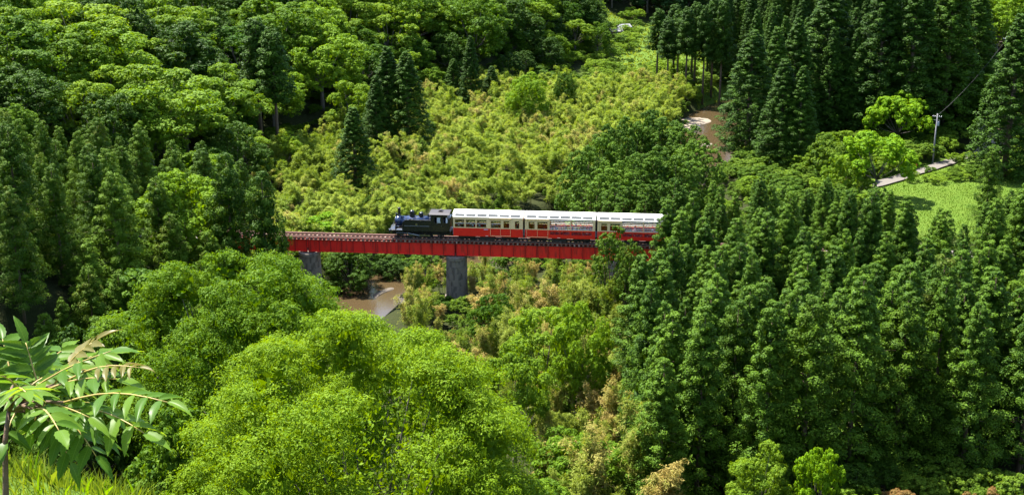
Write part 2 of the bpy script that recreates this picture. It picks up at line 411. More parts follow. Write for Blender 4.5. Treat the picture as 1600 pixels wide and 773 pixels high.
def cedar(seed, H=18., Rm=2.3, lo=.12, nb=78, per=64, pw=.62, m='cedar', puff=(.34, .62), ln=.26, wd=.13, rag=(.72, 1.18), tr=.2):
    r = np.random.default_rng(seed); C = []; Q = []; O = []
    tb = MB(); tb.tube([(0, 0, -1.5), (.05, 0, H*.35), (0, .04, H*.7), (0, 0, H*.97)], [tr*1.1, tr*.85, tr*.5, .03], 7)
    ga = r.uniform(0, 6.28)
    for i in range(nb):
        t = lo + (1-lo)*((i+r.random())/nb)**1.0
        if t > .985: t = .985
        ang = ga + i*2.39996 + r.normal()*.3
        Rt = Rm*min(1., ((1-t)/(1-lo))**pw*1.05)*(1 - .25*max(0, (.25-t)/.25))*r.uniform(*rag) + .12
        d = np.array([math.cos(ang), math.sin(ang), 0])
        k = 3 if Rt > .9 else 2 if Rt > .5 else 1
        for j in range(k):
            f = (j+1)/k; p = d*Rt*(.42 + .58*f)*.95; z = t*H + .28*Rt*(f*f) - .35*Rt*f*(1-t) + r.normal()*.12
            side = np.array([-d[1], d[0], 0])*r.normal()*.28*Rt*.5
            C.append(p + side + np.array([0, 0, z])); Q.append((puff[0] + (puff[1]-puff[0])*min(1, Rt/Rm))*r.uniform(.8, 1.2)*(1.1-.2*f)); O.append(d*.9 + np.array([0, 0, .25]))
        if i % 3 == 0 and Rt > .8: tb.tube([(0, 0, t*H-.2), tuple(d*Rt*.5 + np.array([0, 0, t*H-.1])), tuple(d*Rt*.95 + np.array([0, 0, t*H-.1*Rt]))], [.045, .03, .012], 4)
    C.append(np.array([0, 0, H-.25])); Q.append(.28); O.append(np.array([0, 0, 1.]))
    pp = puffs(np.array(C), np.array(Q), per, ln, wd, np.array(O), .45, .85, 0., r)
    n = 420; t = lo + (.90-lo)*r.random(n); a = r.uniform(0, 6.28, n); rr = Rm*np.minimum(1, ((1-t)/(1-lo))**pw)*.62*r.random(n)**.5
    inner = quads(np.stack([rr*np.cos(a), rr*np.sin(a), t*H-.2], 1), r.normal(size=(n, 3)), .75, .5, r.random(n)*.4, 0., r)  # big darker inner leaves, added to block light inside the crown
    return dict(crown=leafmesh('cedar_crown', [pp, inner], M[m]), trunk=tb.mesh('cedar_trunk', M['bark'], True), H=H, W=Rm*2)

def broad(seed, H=12., Rm=5., nl=17, sub=24, per=36, m='broad', flat=.72, lobe=(1.5, 2.4), ln=.34, wd=.19, base=.34, down=.2, bark='bark_grey', sprays=.5, low=-.25, tr=.28):
    r = np.random.default_rng(seed); tb = MB(); parts = []
    zb = H*base; tops = []
    for i in range(nl):
        zc = low + (1-low)*((i+.5)/nl); ang = i*2.39996 + r.normal()*.35
        rad = math.sqrt(max(0, 1-zc*zc*(.9 if zc > 0 else .4)))*r.uniform(.72, 1.08)
        lr = r.uniform(*lobe)*(1.0 if zc < .8 else .85)
        c = np.array([math.cos(ang)*rad*(Rm-lr*.55), math.sin(ang)*rad*(Rm-lr*.55), zb + (H-zb)*.5 + zc*((H-zb)*.5 - lr*flat*.75) + r.normal()*.25])
        tops.append(c); ov = unit(c - np.array([0, 0, zb + (H-zb)*.25]))
        v = r.normal(size=(sub, 3)) + .8*ov; v[:, 2] += .55; v = unit(v)
        Cc = c + v*lr*np.array([1, 1, flat])*r.uniform(.75, 1.05, sub)[:, None]
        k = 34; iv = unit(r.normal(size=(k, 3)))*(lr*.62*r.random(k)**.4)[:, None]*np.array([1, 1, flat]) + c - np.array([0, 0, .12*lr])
        parts.append(quads(iv, r.normal(size=(k, 3)), lr*.34, lr*.22, r.random(k)*.4, 0., r))  # darker inner leaves added to stop light and sight passing through the lobe
        parts.append(puffs(Cc, np.full(sub, lr*.27)*r.uniform(.7, 1.35, sub), per, ln, wd, v*sprays, .5, .7, down, r))
    if nl > 40:
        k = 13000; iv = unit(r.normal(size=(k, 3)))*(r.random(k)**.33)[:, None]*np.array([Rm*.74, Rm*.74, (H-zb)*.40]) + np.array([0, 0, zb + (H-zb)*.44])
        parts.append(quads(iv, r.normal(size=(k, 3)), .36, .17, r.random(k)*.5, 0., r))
    # limbs from the bole out to the lobes
    fork = np.array([0, 0, max(zb*.9, H*.30)]); tb.tube([(0, 0, -1.), (.08, .05, fork[2]*.5), tuple(fork)], [tr*1.25, tr, tr*.8], 8)
    for ti, c in enumerate(tops):
        if nl > 40 and ti % 3: continue
        mid = fork*.45 + c*.55 + np.array([0, 0, -.12*H*.3]); tb.tube([tuple(fork), tuple(mid), tuple(c)], [tr*(.26 if nl > 40 else .40), tr*(.14 if nl > 40 else .20), .02], 5)
    return dict(crown=leafmesh('tree_crown', parts, M[m]), trunk=tb.mesh('tree_trunk', M[bark], True), H=H, W=Rm*2)

def bush(seed, H=3., Rm=2., nl=8, sub=16, per=50, m='under', ln=.19, wd=.10):
    return broad(seed, H, Rm, nl, sub, per, m, .8, (Rm*.38, Rm*.58), ln, wd, .06, .1, 'bark', .5, -.1, .06)

def bamboo(seed, H=9., nc=6, per=300, m='bamboo', ln=.46, wd=.12, spread=1.3, arch=.32):
    r = np.random.default_rng(seed); tb = MB(); parts = []
    for k in range(nc):
        a0 = r.uniform(0, 6.28); b0 = np.array([math.cos(a0), math.sin(a0), 0])*r.uniform(0, spread)
        a1 = r.normal()*.8; dv = np.array([math.cos(a1), math.sin(a1), 0]); h = H*r.uniform(.72, 1.02); ar = arch*r.uniform(.4, 1.5)*h
        f = np.linspace(0, 1, 9); path = b0 + dv*(ar*f**2.6)[:, None]; path[:, 2] = h*(f - .16*f**4*min(1.5, ar/h/.3)) - .3*(f == 0)
        tb.tube([tuple(p) for p in path], list(.045*(1-f*.85)), 5)
        t = .30 + .70*r.random(per)**.75; i = np.clip((t*8).astype(int), 0, 7); u = (t*8 - i)[:, None]
        P = path[i]*(1-u) + path[i+1]*u
        # sub-sprays: leaves hang in tufts round the culm
        ns = 34; ts = r.random(ns)**.8*.62 + .38; sd = unit(r.normal(size=(ns, 3))*np.array([1, 1, .35]) + dv*.35)
        si = r.integers(0, ns, per); j = np.clip((ts[si]*8).astype(int), 0, 7); uu = (ts[si]*8-j)[:, None]
        reach = (1.5*(1-ts*.66)*r.uniform(.6, 1.2, ns))[si]*r.random(per)**.6
        P = path[j]*(1-uu) + path[np.minimum(j+1, 8)]*uu + sd[si]*reach[:, None] + r.normal(size=(per, 3))*.13
        P[:, 2] += .15*reach - .30*reach**2
        N = r.normal(size=(per, 3))*.3 + sd[si]*.55 + np.array([0, 0, .8])
        parts.append(quads(P, N, ln, wd, np.repeat(r.random(), per)*.6 + .4*r.random(ns)[si], .55, r, sd[si]*1.2))
    return dict(crown=leafmesh('bamboo_leaves', parts, M[m]), trunk=tb.mesh('bamboo_culms', M['culm'], True), H=H, W=spread*2+2.2)

T = {}
T['cedar'] = [cedar(100+i, Rm=2.75+.14*i, nb=96+4*i, per=84, pw=.80, rag=(.78, 1.12), puff=(.32, .74), ln=.19, wd=.10) for i in range(5)]
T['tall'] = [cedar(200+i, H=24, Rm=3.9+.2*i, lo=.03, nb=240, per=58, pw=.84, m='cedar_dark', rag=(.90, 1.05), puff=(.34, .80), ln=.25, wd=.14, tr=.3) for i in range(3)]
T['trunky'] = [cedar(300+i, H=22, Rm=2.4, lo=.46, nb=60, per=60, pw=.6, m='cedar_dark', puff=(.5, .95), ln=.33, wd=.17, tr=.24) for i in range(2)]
T['leftc'] = [cedar(400+i, H=16, Rm=3.0+.25*i, lo=.08, nb=80, per=84, pw=.72, m='cedar_left', puff=(.40, .95), ln=.21, wd=.10) for i in range(4)]
T['ever'] = [broad(500+i, 14, 4.2, 28, 18, 48, 'cedar', .9, (1.2, 1.9), .24, .13, .08, 0., 'bark', .6, -.75) for i in range(2)]
T['everd'] = [broad(520+i, 13, 3.6, 26, 18, 46, 'cedar_left', .9, (1.0, 1.6), .22, .12, .06, 0., 'bark', .6, -.8) for i in range(2)]
T['broad'] = [broad(600+i, 12, 5.0+.3*(i % 3), 20+2*i, 24, 40, 'broad', ln=.29, wd=.16, base=.12, low=-.65) for i in range(4)]
T['broadd'] = [broad(650+i, 12, 4.8, 22, 20, 38, 'broad_dark', .8, ln=.29, wd=.16, base=.12, low=-.65) for i in range(2)]
T['pale'] = [broad(700+i, 10, 4.6, 15, 22, 46, 'pale', .38, (1.3, 2.2), .27, .14, .2, .1, sprays=.3, low=-.5) for i in range(3)]
T['far'] = [broad(750+i, 13, 4.6, 20, 18, 26, 'far', .8, (1.5, 2.3), .5, .3, .05, low=-.8) for i in range(3)]
T['bamboo'] = [bamboo(800+i, 9, 7, 800, spread=1.3, ln=.34, wd=.080, arch=.36) for i in range(5)]
T['bamboon'] = [bamboo(830+i, 10, 7, 620, 'bamboo_near', .32, .075, 1.2, .22) for i in range(4)]
T['bush'] = [bush(900+i) for i in range(3)]
T['bright'] = [broad(930+i, 6, 3.4, 14, 22, 40, 'bright', .75, (.9, 1.4), .26, .14, .1, .1, low=-.2, tr=.14) for i in range(3)]
T['pbush'] = [bush(950+i, 3.2, 2.2, 8, 16, 34, 'pale') for i in range(2)]

PLACED = []
GROUPED = {}
def plant(kind, name, X, Y, h, label, cat='tree', group=None, wk=1., v=None, parts=('trunk', 'crown'), z=None):
    t = T[kind][v % len(T[kind]) if v is not None else rnd.randrange(len(T[kind]))]; s = h / t['H']; z = tz(X, Y) if z is None else z
    e = empty(name, (X, Y, z), rnd.uniform(0, 6.28), label, cat, group)
    e.scale = (s*wk, s*wk, s)
    link(parts[0], t['trunk'], e); link(parts[1], t['crown'], e); PLACED.append((X, Y))
    if group: GROUPED.setdefault(group, []).append((e, X, Y))
    return e
def ptip(kind, name, px, py, Y, label, wpx=None, hmin=3., **k):
    """a plant whose top stands where the photograph shows it, rooted on the ground"""
    X, _, zt = tip(px, py, Y); h = max(hmin, zt - tz(X, Y)); t = T[kind][0]
    wk = 1.
    if wpx: wk = (wpx*(Y/CP)/2000*.97) / (t['W']*h/t['H'])
    return plant(kind, name, X, Y, h, label, wk=wk, **k)

# ------------------------------------------------------------------ bridge
YAW = -R(5.2)
def rail_pt(s, v=0., z=0.):
    p = BP + BD*s + BN*v; return (p[0], p[1], z)

def span(s0, s1, label):
    L_ = s1-s0-.16; e = empty('girder_span', rail_pt((s0+s1)/2), YAW, label, 'bridge span', 'red plate girder spans of the railway bridge')
    n = max(3, round(L_/1.62)); st = L_/n
    pm = MB().box(-st/2+.012, st/2-.012, -.012, .012, -2.16, -.50).mesh('web_panel', M['girder'])
    sm = MB().box(-.045, .045, -.15, 0, -2.16, -.50).mesh('stiffener', M['stiff'])
    for v, sg in ((-.92, -1), (.92, 1)):
        for i in range(n): link('web_panel', pm, e, (-L_/2+st*(i+.5), v, 0))
        for i in range(n+1):
            x = -L_/2+st*i; x = min(max(x, -L_/2+.04), L_/2-.04)
            link('stiffener', sm, e, (x, v-.015 if sg < 0 else v+.155, 0))
        MB().box(-L_/2, L_/2, v-.19, v+.19, -.50, -.452).build('top_flange', M['rust'], e)  # dark colour stands in for deck shade on the sunlit flange
        MB().box(-L_/2, L_/2, v-.19, v+.19, -2.205, -2.16).build('bottom_flange', M['girder'], e)
        for x in (-L_/2+.35, L_/2-.35): MB().box(x-.28, x+.28, v-.24, v+.24, -2.36, -2.207).build('bearing_shoe', M['rust'], e)
    cb = MB()
    cb.box(-.05, .05, -.90, .90, -.75, -.65).box(-.05, .05, -.90, .90, -2.05, -1.95); cb.tube([(0, -.88, -2.0), (0, .88, -.7)], .04, 4)
    cm = cb.mesh('cross_bracing', M['rust'])
    for i in range(0, n+1, 2): link('cross_bracing', cm, e, (min(max(-L_/2+st*i, -L_/2+.1), L_/2-.1), 0, 0))
    return e
P1, P2, P3 = -20.75, 0., 22.4
span(-36, P1, 'short red girder span running into the dark cedars at the left bank')
span(P1, P2, 'red girder span under the locomotive, left of the tall middle pier')
span(P2, P3, 'red girder span under the first carriages, right of the tall middle pier')
span(P3, 38, 'red girder span at the right end, mostly hidden by cedars')

def pier(s, zb, label, wide=0.):
    e = empty('bridge_pier', rail_pt(s, 0, zb), YAW, label, 'pier', 'concrete piers of the railway bridge'); top = -2.365 - zb
    nc = int((top-.5)/.86); ch = (top-.5)/nc
    b = MB()
    for i in range(nc):
        z0 = i*ch; rr = 1.42 + .018*(nc-i) + (wide if z0 < top-6.2 else 0)
        c = MB().lathe([(rr-.05, z0), (rr, z0+.035), (rr-.008, z0+ch-.035), (rr-.05, z0+ch)], n=28, ey=1.25)
        link('concrete_course', c.mesh('concrete_course', M['concrete'], False), e)
    MB().lathe([(1.44, top-.5), (1.53, top-.46), (1.53, top-.04), (1.48, top)], n=28, ey=1.25).build('cap', M['concrete'], e)
    if wide:
        MB().lathe([(1.70, top-6.42), (1.78, top-6.4), (1.78, top-6.25), (1.70, top-6.23)], n=28, ey=1.22).build('rust_band', M['rust'], e)
pier(P2, -12., 'tall round concrete pier under the middle of the red bridge', .16)
pier(P1, -11., 'shorter concrete pier by the left bank, foot hidden by the spreading tree')
pier(P3, -11.5, 'concrete pier under the right spans hidden behind the dark evergreen')

tr = empty('railway_track', rail_pt(0), YAW, 'rusty railway track on timber sleepers crossing the red bridge', 'railway track')
sl = MB().box(-.11, .11, -1.15, 1.15, -.452, -.165)
slm = sl.mesh('sleeper', M['sleeper'])
slm2 = MB().box(-.11, .11, -1.15, 1.15, -.452, -.165).mesh('sleeper', mat('pale_sleeper_timber', (.30, .20, .16), .85, var=.3, scale=4))
k = 0; s = -58.
while s < 66 and k < 220:
    link('sleeper', slm2 if rnd.random() < .35 else slm, tr, (s + rnd.uniform(-.03, .03), rnd.uniform(-.06, .06), -.30*(abs(s-1) > 37)*0), (0, 0, rnd.uniform(-.02, .02))); s += .60; k += 1
for v in (-.57, .57): MB().box(-58, 66, v-.035, v+.035, -.03, 0).box(-58, 66, v-.012, v+.012, -.14, -.032).box(-58, 66, v-.06, v+.06, -.163, -.142).build('rail', M['rail'], tr)
for v in (-.36, .36): MB().box(-36, 38, v-.03, v+.03, -.163, -.05).build('guard_rail', M['rust'], tr)
for v in (-1.06, 1.06): MB().box(-36, 38, v-.07, v+.07, -.163, -.06).build('guard_timber', M['sleeper'], tr)
tag(MB().box(-70, -36.2, -1.9, 1.9, -.66, -.47).box(38.2, 72, -1.9, 1.9, -.66, -.47).build('ballast', mat('ballast', (.16, .14, .12), .95, var=.5, scale=8, bump=.8), tr), kind='stuff')

# ------------------------------------------------------------------ train
def wheel(parent, x, v, r, m='dark', spokes=0, name='wheel'):
    sg = -1 if v < 0 else 1; b = MB(); n = 24; V = []; F = []
    def ring(rr, y): return [(x+rr*math.cos(2*math.pi*k/n), y, r+rr*math.sin(2*math.pi*k/n)) for k in range(n)]
    y0, y1 = v-.06, v+.06
    def wall(ra, ya, rb, yb): b.add(ring(ra, ya)+ring(rb, yb), [(k, (k+1) % n, (k+1) % n+n, k+n) for k in range(n)])
    wall(r, y0, r, y1); wall(r, y0, r*.82, y0); wall(r, y1, r*.82, y1); wall(r*.82, y0, r*.82, y1); 
    if spokes:
        for k in range(spokes):
            a = 2*math.pi*k/spokes; b.tube([(x+.1*math.cos(a), v, r+.1*math.sin(a)), (x+r*.85*math.cos(a), v, r+r*.85*math.sin(a))], .03, 4)
    else: b.add(ring(r*.84, v), [tuple(range(n))])
    b.cyl((x, v-.09, r), (x, v+.09, r), .13, 12)
    return b.build(name, M[m], parent)

def loco():
    e = empty('steam_locomotive', rail_pt(-5.05), YAW, 'small black tank steam locomotive with blue sheen on its boiler, heading left', 'locomotive')
    bz = 2.30
    def bar(x0, x1, r, name, m, n=28): return MB().tube([(x0, 0, bz), (x1, 0, bz)], r, n).build(name, M[m], e, True)
    o = bar(-2.55, 1.75, .70, 'boiler', 'boiler')
    for x in (-1.85, -.45, .65, 1.45): MB().tube([(x-.03, 0, bz), (x+.03, 0, bz)], .715, 28).build('boiler_band', M['black'], o)
    o = bar(-3.32, -2.56, .735, 'smokebox', 'boiler')
    d = MB().tube([(-3.322, 0, bz), (-3.40, 0, bz), (-3.46, 0, bz), (-3.49, 0, bz)], [.60, .58, .42, .1], 24).build('smokebox_door', M['black'], o, True)
    b = MB()
    for k in range(3): b.box(-3.47, -3.45, -.50, .05, bz-.3+.3*k-.03, bz-.3+.3*k+.03)
    b.build('hinge_strap', M['dark'], d); d['kind'] = 'thing'
    MB().lathe([(.30, 2.93), (.25, 3.05), (.185, 3.16), (.175, 3.98), (.215, 4.02), (.22, 4.14), (.19, 4.17)], (-2.85, 0, 0), 20).build('chimney', M['black'], e, True)
    MB().lathe([(.40, 2.9), (.345, 3.05), (.335, 3.62), (.30, 3.74), (.17, 3.83), (.05, 3.86)], (-1.05, 0, 0), 20).build('steam_dome', M['black'], e, True)
    MB().lathe([(.36, 2.9), (.31, 3.04), (.30, 3.40), (.26, 3.53), (.12, 3.60)], (.20, 0, 0), 20).build('sand_dome', M['black'], e, True)
    MB().cyl((1.20, 0, 2.92), (1.20, 0, 3.38), .10, 10).cyl((1.20, -.14, 3.22), (1.20, .14, 3.22), .09, 10).cyl((1.42, .08, 2.9), (1.42, .08, 3.32), .05, 8).build('safety_valve', M['dark'], e)
    MB().cyl((-3.2, 0, 3.0), (-3.2, 0, 3.12), .05, 8).tube([(-3.36, 0, 3.22), (-3.30, 0, 3.22), (-3.08, 0, 3.22)], [.14, .17, .10], 14).build('headlamp', M['black'], e)
    for sg in (-1, 1):
        pr = [(-2.25, 1.32), (1.70, 1.32), (1.70, 2.74), (-1.85, 2.74), (-2.25, 2.40)]
        b = MB(); v0, v1 = sorted((sg*.74, sg*1.27)); n = len(pr)
        b.add([(x, v0, z) for x, z in pr]+[(x, v1, z) for x, z in pr], [(k, (k+1) % n, (k+1) % n+n, k+n) for k in range(n)]+[tuple(range(n)), tuple(range(n, 2*n))])
        t = b.build('side_tank', M['black'], e)
        vv = sg*1.272
        MB().box(-1.84, 1.68, min(vv, vv-sg*.05), max(vv, vv-sg*.05), 2.742, 2.80).build('tank_rim', M['dark'], t)
        pl = MB().tube([(-.28, vv, 2.18), (-.28, vv+sg*.03, 2.18)], .15, 20).build('emblem_plate', M['steel'], t)
        MB().tube([(-.28, vv+sg*.031, 2.18), (-.28, vv+sg*.045, 2.18)], .08, 12).build('emblem', M['brass'], pl)
        MB().cyl((-1.2, 0+sg*.98, 2.742), (-1.2, sg*.98, 2.86), .16, 12).build('filler_cap', M['black'], t)
        MB().tube([(-2.0, sg*1.30, 1.95), (1.5, sg*1.30, 1.95)], .018, 6).build('handrail', M['steel'], t)
        MB().box(-3.9, 4.0, min(sg*.5, sg*1.32), max(sg*.5, sg*1.32), 1.22, 1.318).build('running_board', M['black'], e)
        c = MB().tube([(-3.05, sg*.98, .80), (-2.1, sg*.98, .80)], .29, 18).box(-3.0, -2.15, sg*.98-.29, sg*.98+.29, 1.0, 1.22).build('cylinder', M['black'], e)
        MB().tube([(-3.1, sg*.98, .80), (-3.05, sg*.98, .80)], .20, 14).build('cylinder_cover', M['steel'], c)
        MB().add([(-3.1, sg*.72, 1.34), (-2.25, sg*.72, 1.34), (-2.25, sg*1.33, 1.34), (-3.1, sg*1.33, 1.34), (-2.95, sg*.72, 1.50), (-2.35, sg*.72, 1.50), (-2.35, sg*1.22, 1.48), (-2.95, sg*1.22, 1.48)],
                 [(0, 1, 2, 3), (4, 5, 6, 7), (0, 1, 5, 4), (1, 2, 6, 5), (2, 3, 7, 6), (3, 0, 4, 7)]).build('steam_chest', M['steel'], e)
        for x in (-1.35, .0, 1.35):
            w_ = wheel(e, x, sg*.58, .56, 'dark', 10, 'driving_wheel'); MB().box(x-.25, x+.25, sg*.58-.05, sg*.58+.05, .12, .36).build('counterweight', M['dark'], w_)
        wheel(e, -3.0, sg*.58, .36, 'dark', 8); wheel(e, 3.0, sg*.58, .40, 'dark', 8)
        MB().box(-1.5, 1.5, sg*.70-.03, sg*.70+.03, .40, .52).cyl((-1.35, sg*.64, .46), (-1.35, sg*.8, .46), .1, 10).cyl((0, sg*.64, .46), (0, sg*.8, .46), .1, 10).cyl((1.35, sg*.64, .46), (1.35, sg*.8, .46), .1, 10).build('coupling_rod', M['steel'], e)
        MB().tube([(-2.1, sg*.98, .80), (-1.6, sg*.98, .80)], .035, 6).box(-1.7, -1.55, sg*.98-.06, sg*.98+.06, .68, .92).tube([(-1.62, sg*.90, .80), (0, sg*.84, .46)], .05, 6).build('connecting_rod', M['steel'], e)
        MB().box(2.1, 2.7, min(sg*1.0, sg*1.3), max(sg*1.0, sg*1.3), .42, .47).box(2.12, 2.16, sg*1.2-.02, sg*1.2+.02, .47, 1.22).box(2.64, 2.68, sg*1.2-.02, sg*1.2+.02, .47, 1.22).build('cab_step', M['dark'], e)
    # cab: side sheets with a window opening
    cab = MB().box(1.72, 4.02, -1.28, 1.28, 1.32, 2.45).box(1.72, 1.78, -1.28, 1.28, 2.45, 3.60)
    for sg in (-1, 1):
        a, c = sorted((sg*1.22, sg*1.28))
        cab.box(1.78, 2.20, a, c, 2.45, 3.60).box(3.05, 3.45, a, c, 2.45, 3.60).box(2.20, 3.05, a, c, 3.25, 3.60).box(3.45, 4.02, a, c, 3.30, 3.60)
    cab.box(3.96, 4.02, -1.22, 1.22, 3.0, 3.60); cb = cab.build('cab', M['black'], e)
    for sg in (-1, 1):
        a, c = sorted((sg*1.285, sg*1.305)); wf = MB().box(2.15, 2.2, a, c, 2.42, 3.3).box(3.05, 3.1, a, c, 2.42, 3.3).box(2.2, 3.05, a, c, 3.25, 3.3).box(2.2, 3.05, a, c, 2.42, 2.46).build('window_frame', M['black'], cb)
        MB().box(2.62, 3.05, sg*1.25-.008, sg*1.25+.008, 2.46, 3.25).build('window_pane', M['glass'], cb)
        MB().tube([(3.16, sg*1.30, 2.1), (3.16, sg*1.30, 1.98), (3.16, sg*1.33, 1.98)], .07, 10).build('number_plate', M['steel'], cb)
    pf = [(-1.42, 3.60), (-1.42, 3.65), (-.9, 3.78), (0, 3.84), (.9, 3.78), (1.42, 3.65), (1.42, 3.60), (.9, 3.72), (0, 3.78), (-.9, 3.72)]
    rf = MB().prism(pf, 1.50, 4.32).build('cab_roof', M['cabroof'], e)
    MB().add([(2.62, -.42, 3.845), (3.32, -.42, 3.845), (3.32, .30, 3.86), (2.62, .30, 3.86), (2.90, -.42, 4.04), (3.04, -.42, 4.04), (3.04, .30, 4.06), (2.90, .30, 4.06)], [(0, 1, 2, 3), (4, 5, 6, 7), (0, 1, 5, 4), (1, 2, 6, 5), (2, 3, 7, 6), (3, 0, 4, 7)]).build('roof_vent', M['cabroof'], rf)
    MB().box(4.02, 4.32, -1.25, 1.25, 1.32, 3.02).build('coal_bunker', M['black'], e)
    for x0 in (4.36, -4.06): 
        bb = MB().box(x0-.06, x0+.06, -1.25, 1.25, .85, 1.25).build('buffer_beam', M['black'], e)
        MB().box(min(x0, x0+.35*(1 if x0 > 0 else -1)), max(x0, x0+.35*(1 if x0 > 0 else -1)), -.14, .14, .82, 1.08).build('coupler', M['dark'], bb)
    MB().add([(-4.0, -.95, 1.32), (-3.35, -.95, 1.32), (-3.35, .95, 1.32), (-4.0, .95, 1.32), (-3.38, -.62, 1.80), (-3.35, -.62, 1.80), (-3.35, .62, 1.80), (-3.38, .62, 1.80)], [(0, 1, 2, 3), (4, 5, 6, 7), (0, 1, 5, 4), (1, 2, 6, 5), (2, 3, 7, 6), (3, 0, 4, 7)]).build('front_apron', M['steel'], e)
    MB().box(-3.8, 4.2, -.45, -.35, .55, 1.22).box(-3.8, 4.2, .35, .45, .55, 1.22).build('frame', M['dark'], e)
    for sg in (-1, 1): MB().tube([(-3.9, sg*1.0, 1.3), (-3.9, sg*1.0, 1.75), (-3.45, sg*.80, 2.15)], .022, 6).build('handrail', M['steel'], e)
loco()

ROOF = [(-1.32, 3.40), (-1.35, 3.43), (-1.32, 3.48), (-1.04, 3.86), (-.55, 3.95), (0, 3.98), (.55, 3.95), (1.04, 3.86), (1.32, 3.48), (1.35, 3.43), (1.32, 3.40)]
HB = 4.78
def seg_wall(mb, x0, x1, z0, z1, holes, a, c):
    """wall with rectangular openings, at depth a..c"""
    xs = sorted({x0, x1} | {h for q in holes for h in q[:2]})
    for p, q in zip(xs[:-1], xs[1:]):
        h = [k for k in holes if k[0] <= p+1e-6 and k[1] >= q-1e-6]
        if h: 
            if h[0][2] > z0+1e-4: mb.box(p, q, a, c, z0, h[0][2])
            if h[0][3] < z1-1e-4: mb.box(p, q, a, c, h[0][3], z1)
        else: mb.box(p, q, a, c, z0, z1)

def carriage(s, kind, label):
    e = empty('railway_carriage', rail_pt(s), YAW, label, 'railway carriage', 'red and cream carriages on the bridge')
    MB().box(-HB, HB, -1.22, 1.22, .70, .86).build('floor', M['dark'], e)
    closed = kind == 'closed'
    # openings in the upper cream wall
    if closed: wins = [(-4.55, -3.25, 1.98, 3.06), (-3.05, -1.72, 1.98, 3.06), (-1.55, -.22, 1.98, 3.06), (.42, 1.76, 1.98, 2.98), (2.14, 2.92, 1.98, 2.98), (3.70, 4.28, 1.98, 2.98)]
    else: wins = [(-4.28, -3.46, 1.98, 2.98), (-3.08, -1.72, 1.98, 2.98), (-1.42, 1.36, 1.90, 3.38), (1.50, 4.42, 1.90, 3.38)]
    for sg in (-1, 1):
        a, c = sorted((sg*1.24, sg*1.30)); u = MB(); seg_wall(u, -HB, HB, 1.86, 3.40, wins, a, c); up = u.build('upper_wall', M['cream'], e)
        lo = MB(); holes = [] if closed else [(-1.35, -.05, 1.22, 1.66), (.05, 1.30, 1.22, 1.66), (1.55, 2.85, 1.22, 1.66), (2.95, 4.30, 1.22, 1.66)]
        seg_wall(lo, -HB, HB, .72, 1.857, holes, min(sg*1.24, sg*1.31), max(sg*1.24, sg*1.31)); lw = lo.build('lower_panel', M['red'], e)
        for i, (x0, x1, z0, z1) in enumerate(wins):
            f = sg*1.315; fa, fc = sorted((sg*1.302, f))
            if closed or i < 2:
                fr = MB().box(x0-.05, x0, fa, fc, z0-.05, z1+.05).box(x1, x1+.05, fa, fc, z0-.05, z1+.05).box(x0, x1, fa, fc, z1, z1+.05).box(x0, x1, fa, fc, z0-.05, z0).build('window_frame', M['cream'], e)
                MB().box(x0, x1, sg*1.262-.006, sg*1.262+.006, z0, z1).build('window_pane', M['glass'], fr)
                if closed and i < 4: MB().box(x0, x1, sg*1.28-.015, sg*1.28+.015, z0+.52, z0+.57).build('sash_bar', M['white'], fr)
            else:
                for zr in (1.98, 2.18, 2.42, 3.20): MB().tube([(x0, sg*1.27, zr), (x1, sg*1.27, zr)], .028, 6).build('safety_rail', M['white'], e)
        for (x0, x1, z0, z1) in holes:
            g = MB()
            for k in range(6): xx = x0 + (x1-x0)*(k+.5)/6; g.box(xx-.03, xx+.03, sg*1.27-.012, sg*1.27+.012, z0, z1)
            g.box(x0, x1, sg*1.285-.008, sg*1.285+.008, (z0+z1)/2-.02, (z0+z1)/2+.02)
            tag(g.build('grille', M['seat'], lw), kind='stuff')
        # sliding door with rail and canopy strip
        d0, d1 = (.32, 3.10) if closed else (-4.55, -1.62)
        fa, fc = sorted((sg*1.316, sg*1.345)); dr = MB().box(d0, d0+.035, fa, fc, .82, 3.22).box(d1-.035, d1, fa, fc, .82, 3.22).box((d0+d1)/2-.015, (d0+d1)/2+.015, fa, fc, .90, 1.86).box(d0+.035, d1-.035, fa, fc, .82, .87).build('sliding_door_frame', M['cream'], e)
        fa, fc = sorted((sg*1.302, sg*1.42)); MB().box(d0-.12, d1+.1, fa, fc, 3.24, 3.40).build('door_canopy', M['cream'], e)
    seg = MB(); 
    for x in (-HB, HB):
        ew = MB(); x0, x1 = sorted((x, x - .06*(1 if x > 0 else -1)))
        ew.box(x0, x1, -1.24, -.42, 1.86, 3.40).box(x0, x1, .42, 1.24, 1.86, 3.40).box(x0, x1, -.42, .42, 2.95, 3.40); ew.build('end_wall', M['cream'], e)
        MB().box(x0, x1, -1.24, 1.24, .72, 1.857).build('end_panel', M['red'], e)
        gx0, gx1 = sorted((x, x + .16*(1 if x > 0 else -1)))
        MB().box(gx0, gx1, -.62, -.42, .80, 3.05).box(gx0, gx1, .42, .62, .80, 3.05).box(gx0, gx1, -.42, .42, 2.85, 3.05).build('gangway', M['rubber'], e)
        gx0, gx1 = sorted((x + .012*(1 if x > 0 else -1), x + .07*(1 if x > 0 else -1)))
        MB().box(gx0, gx1, -1.20, -.64, .95, 1.80).build('end_gate', M['grey'], e)
        cx0, cx1 = sorted((x, x+.30*(1 if x > 0 else -1))); MB().box(cx0, cx1, -.12, .12, .50, .72).build('coupler', M['dark'], e)
    # roof: curved shell with skylights let in along both shoulders
    rb = MB(); RX = HB + .06; HEX = [(0, 1, 2, 3), (4, 5, 6, 7), (0, 1, 5, 4), (1, 2, 6, 5), (2, 3, 7, 6), (3, 0, 4, 7)]
    top = ROOF[3:8]; rb.prism(top + [(y, z-.05) for y, z in top[::-1]], -RX, RX)
    panes = []
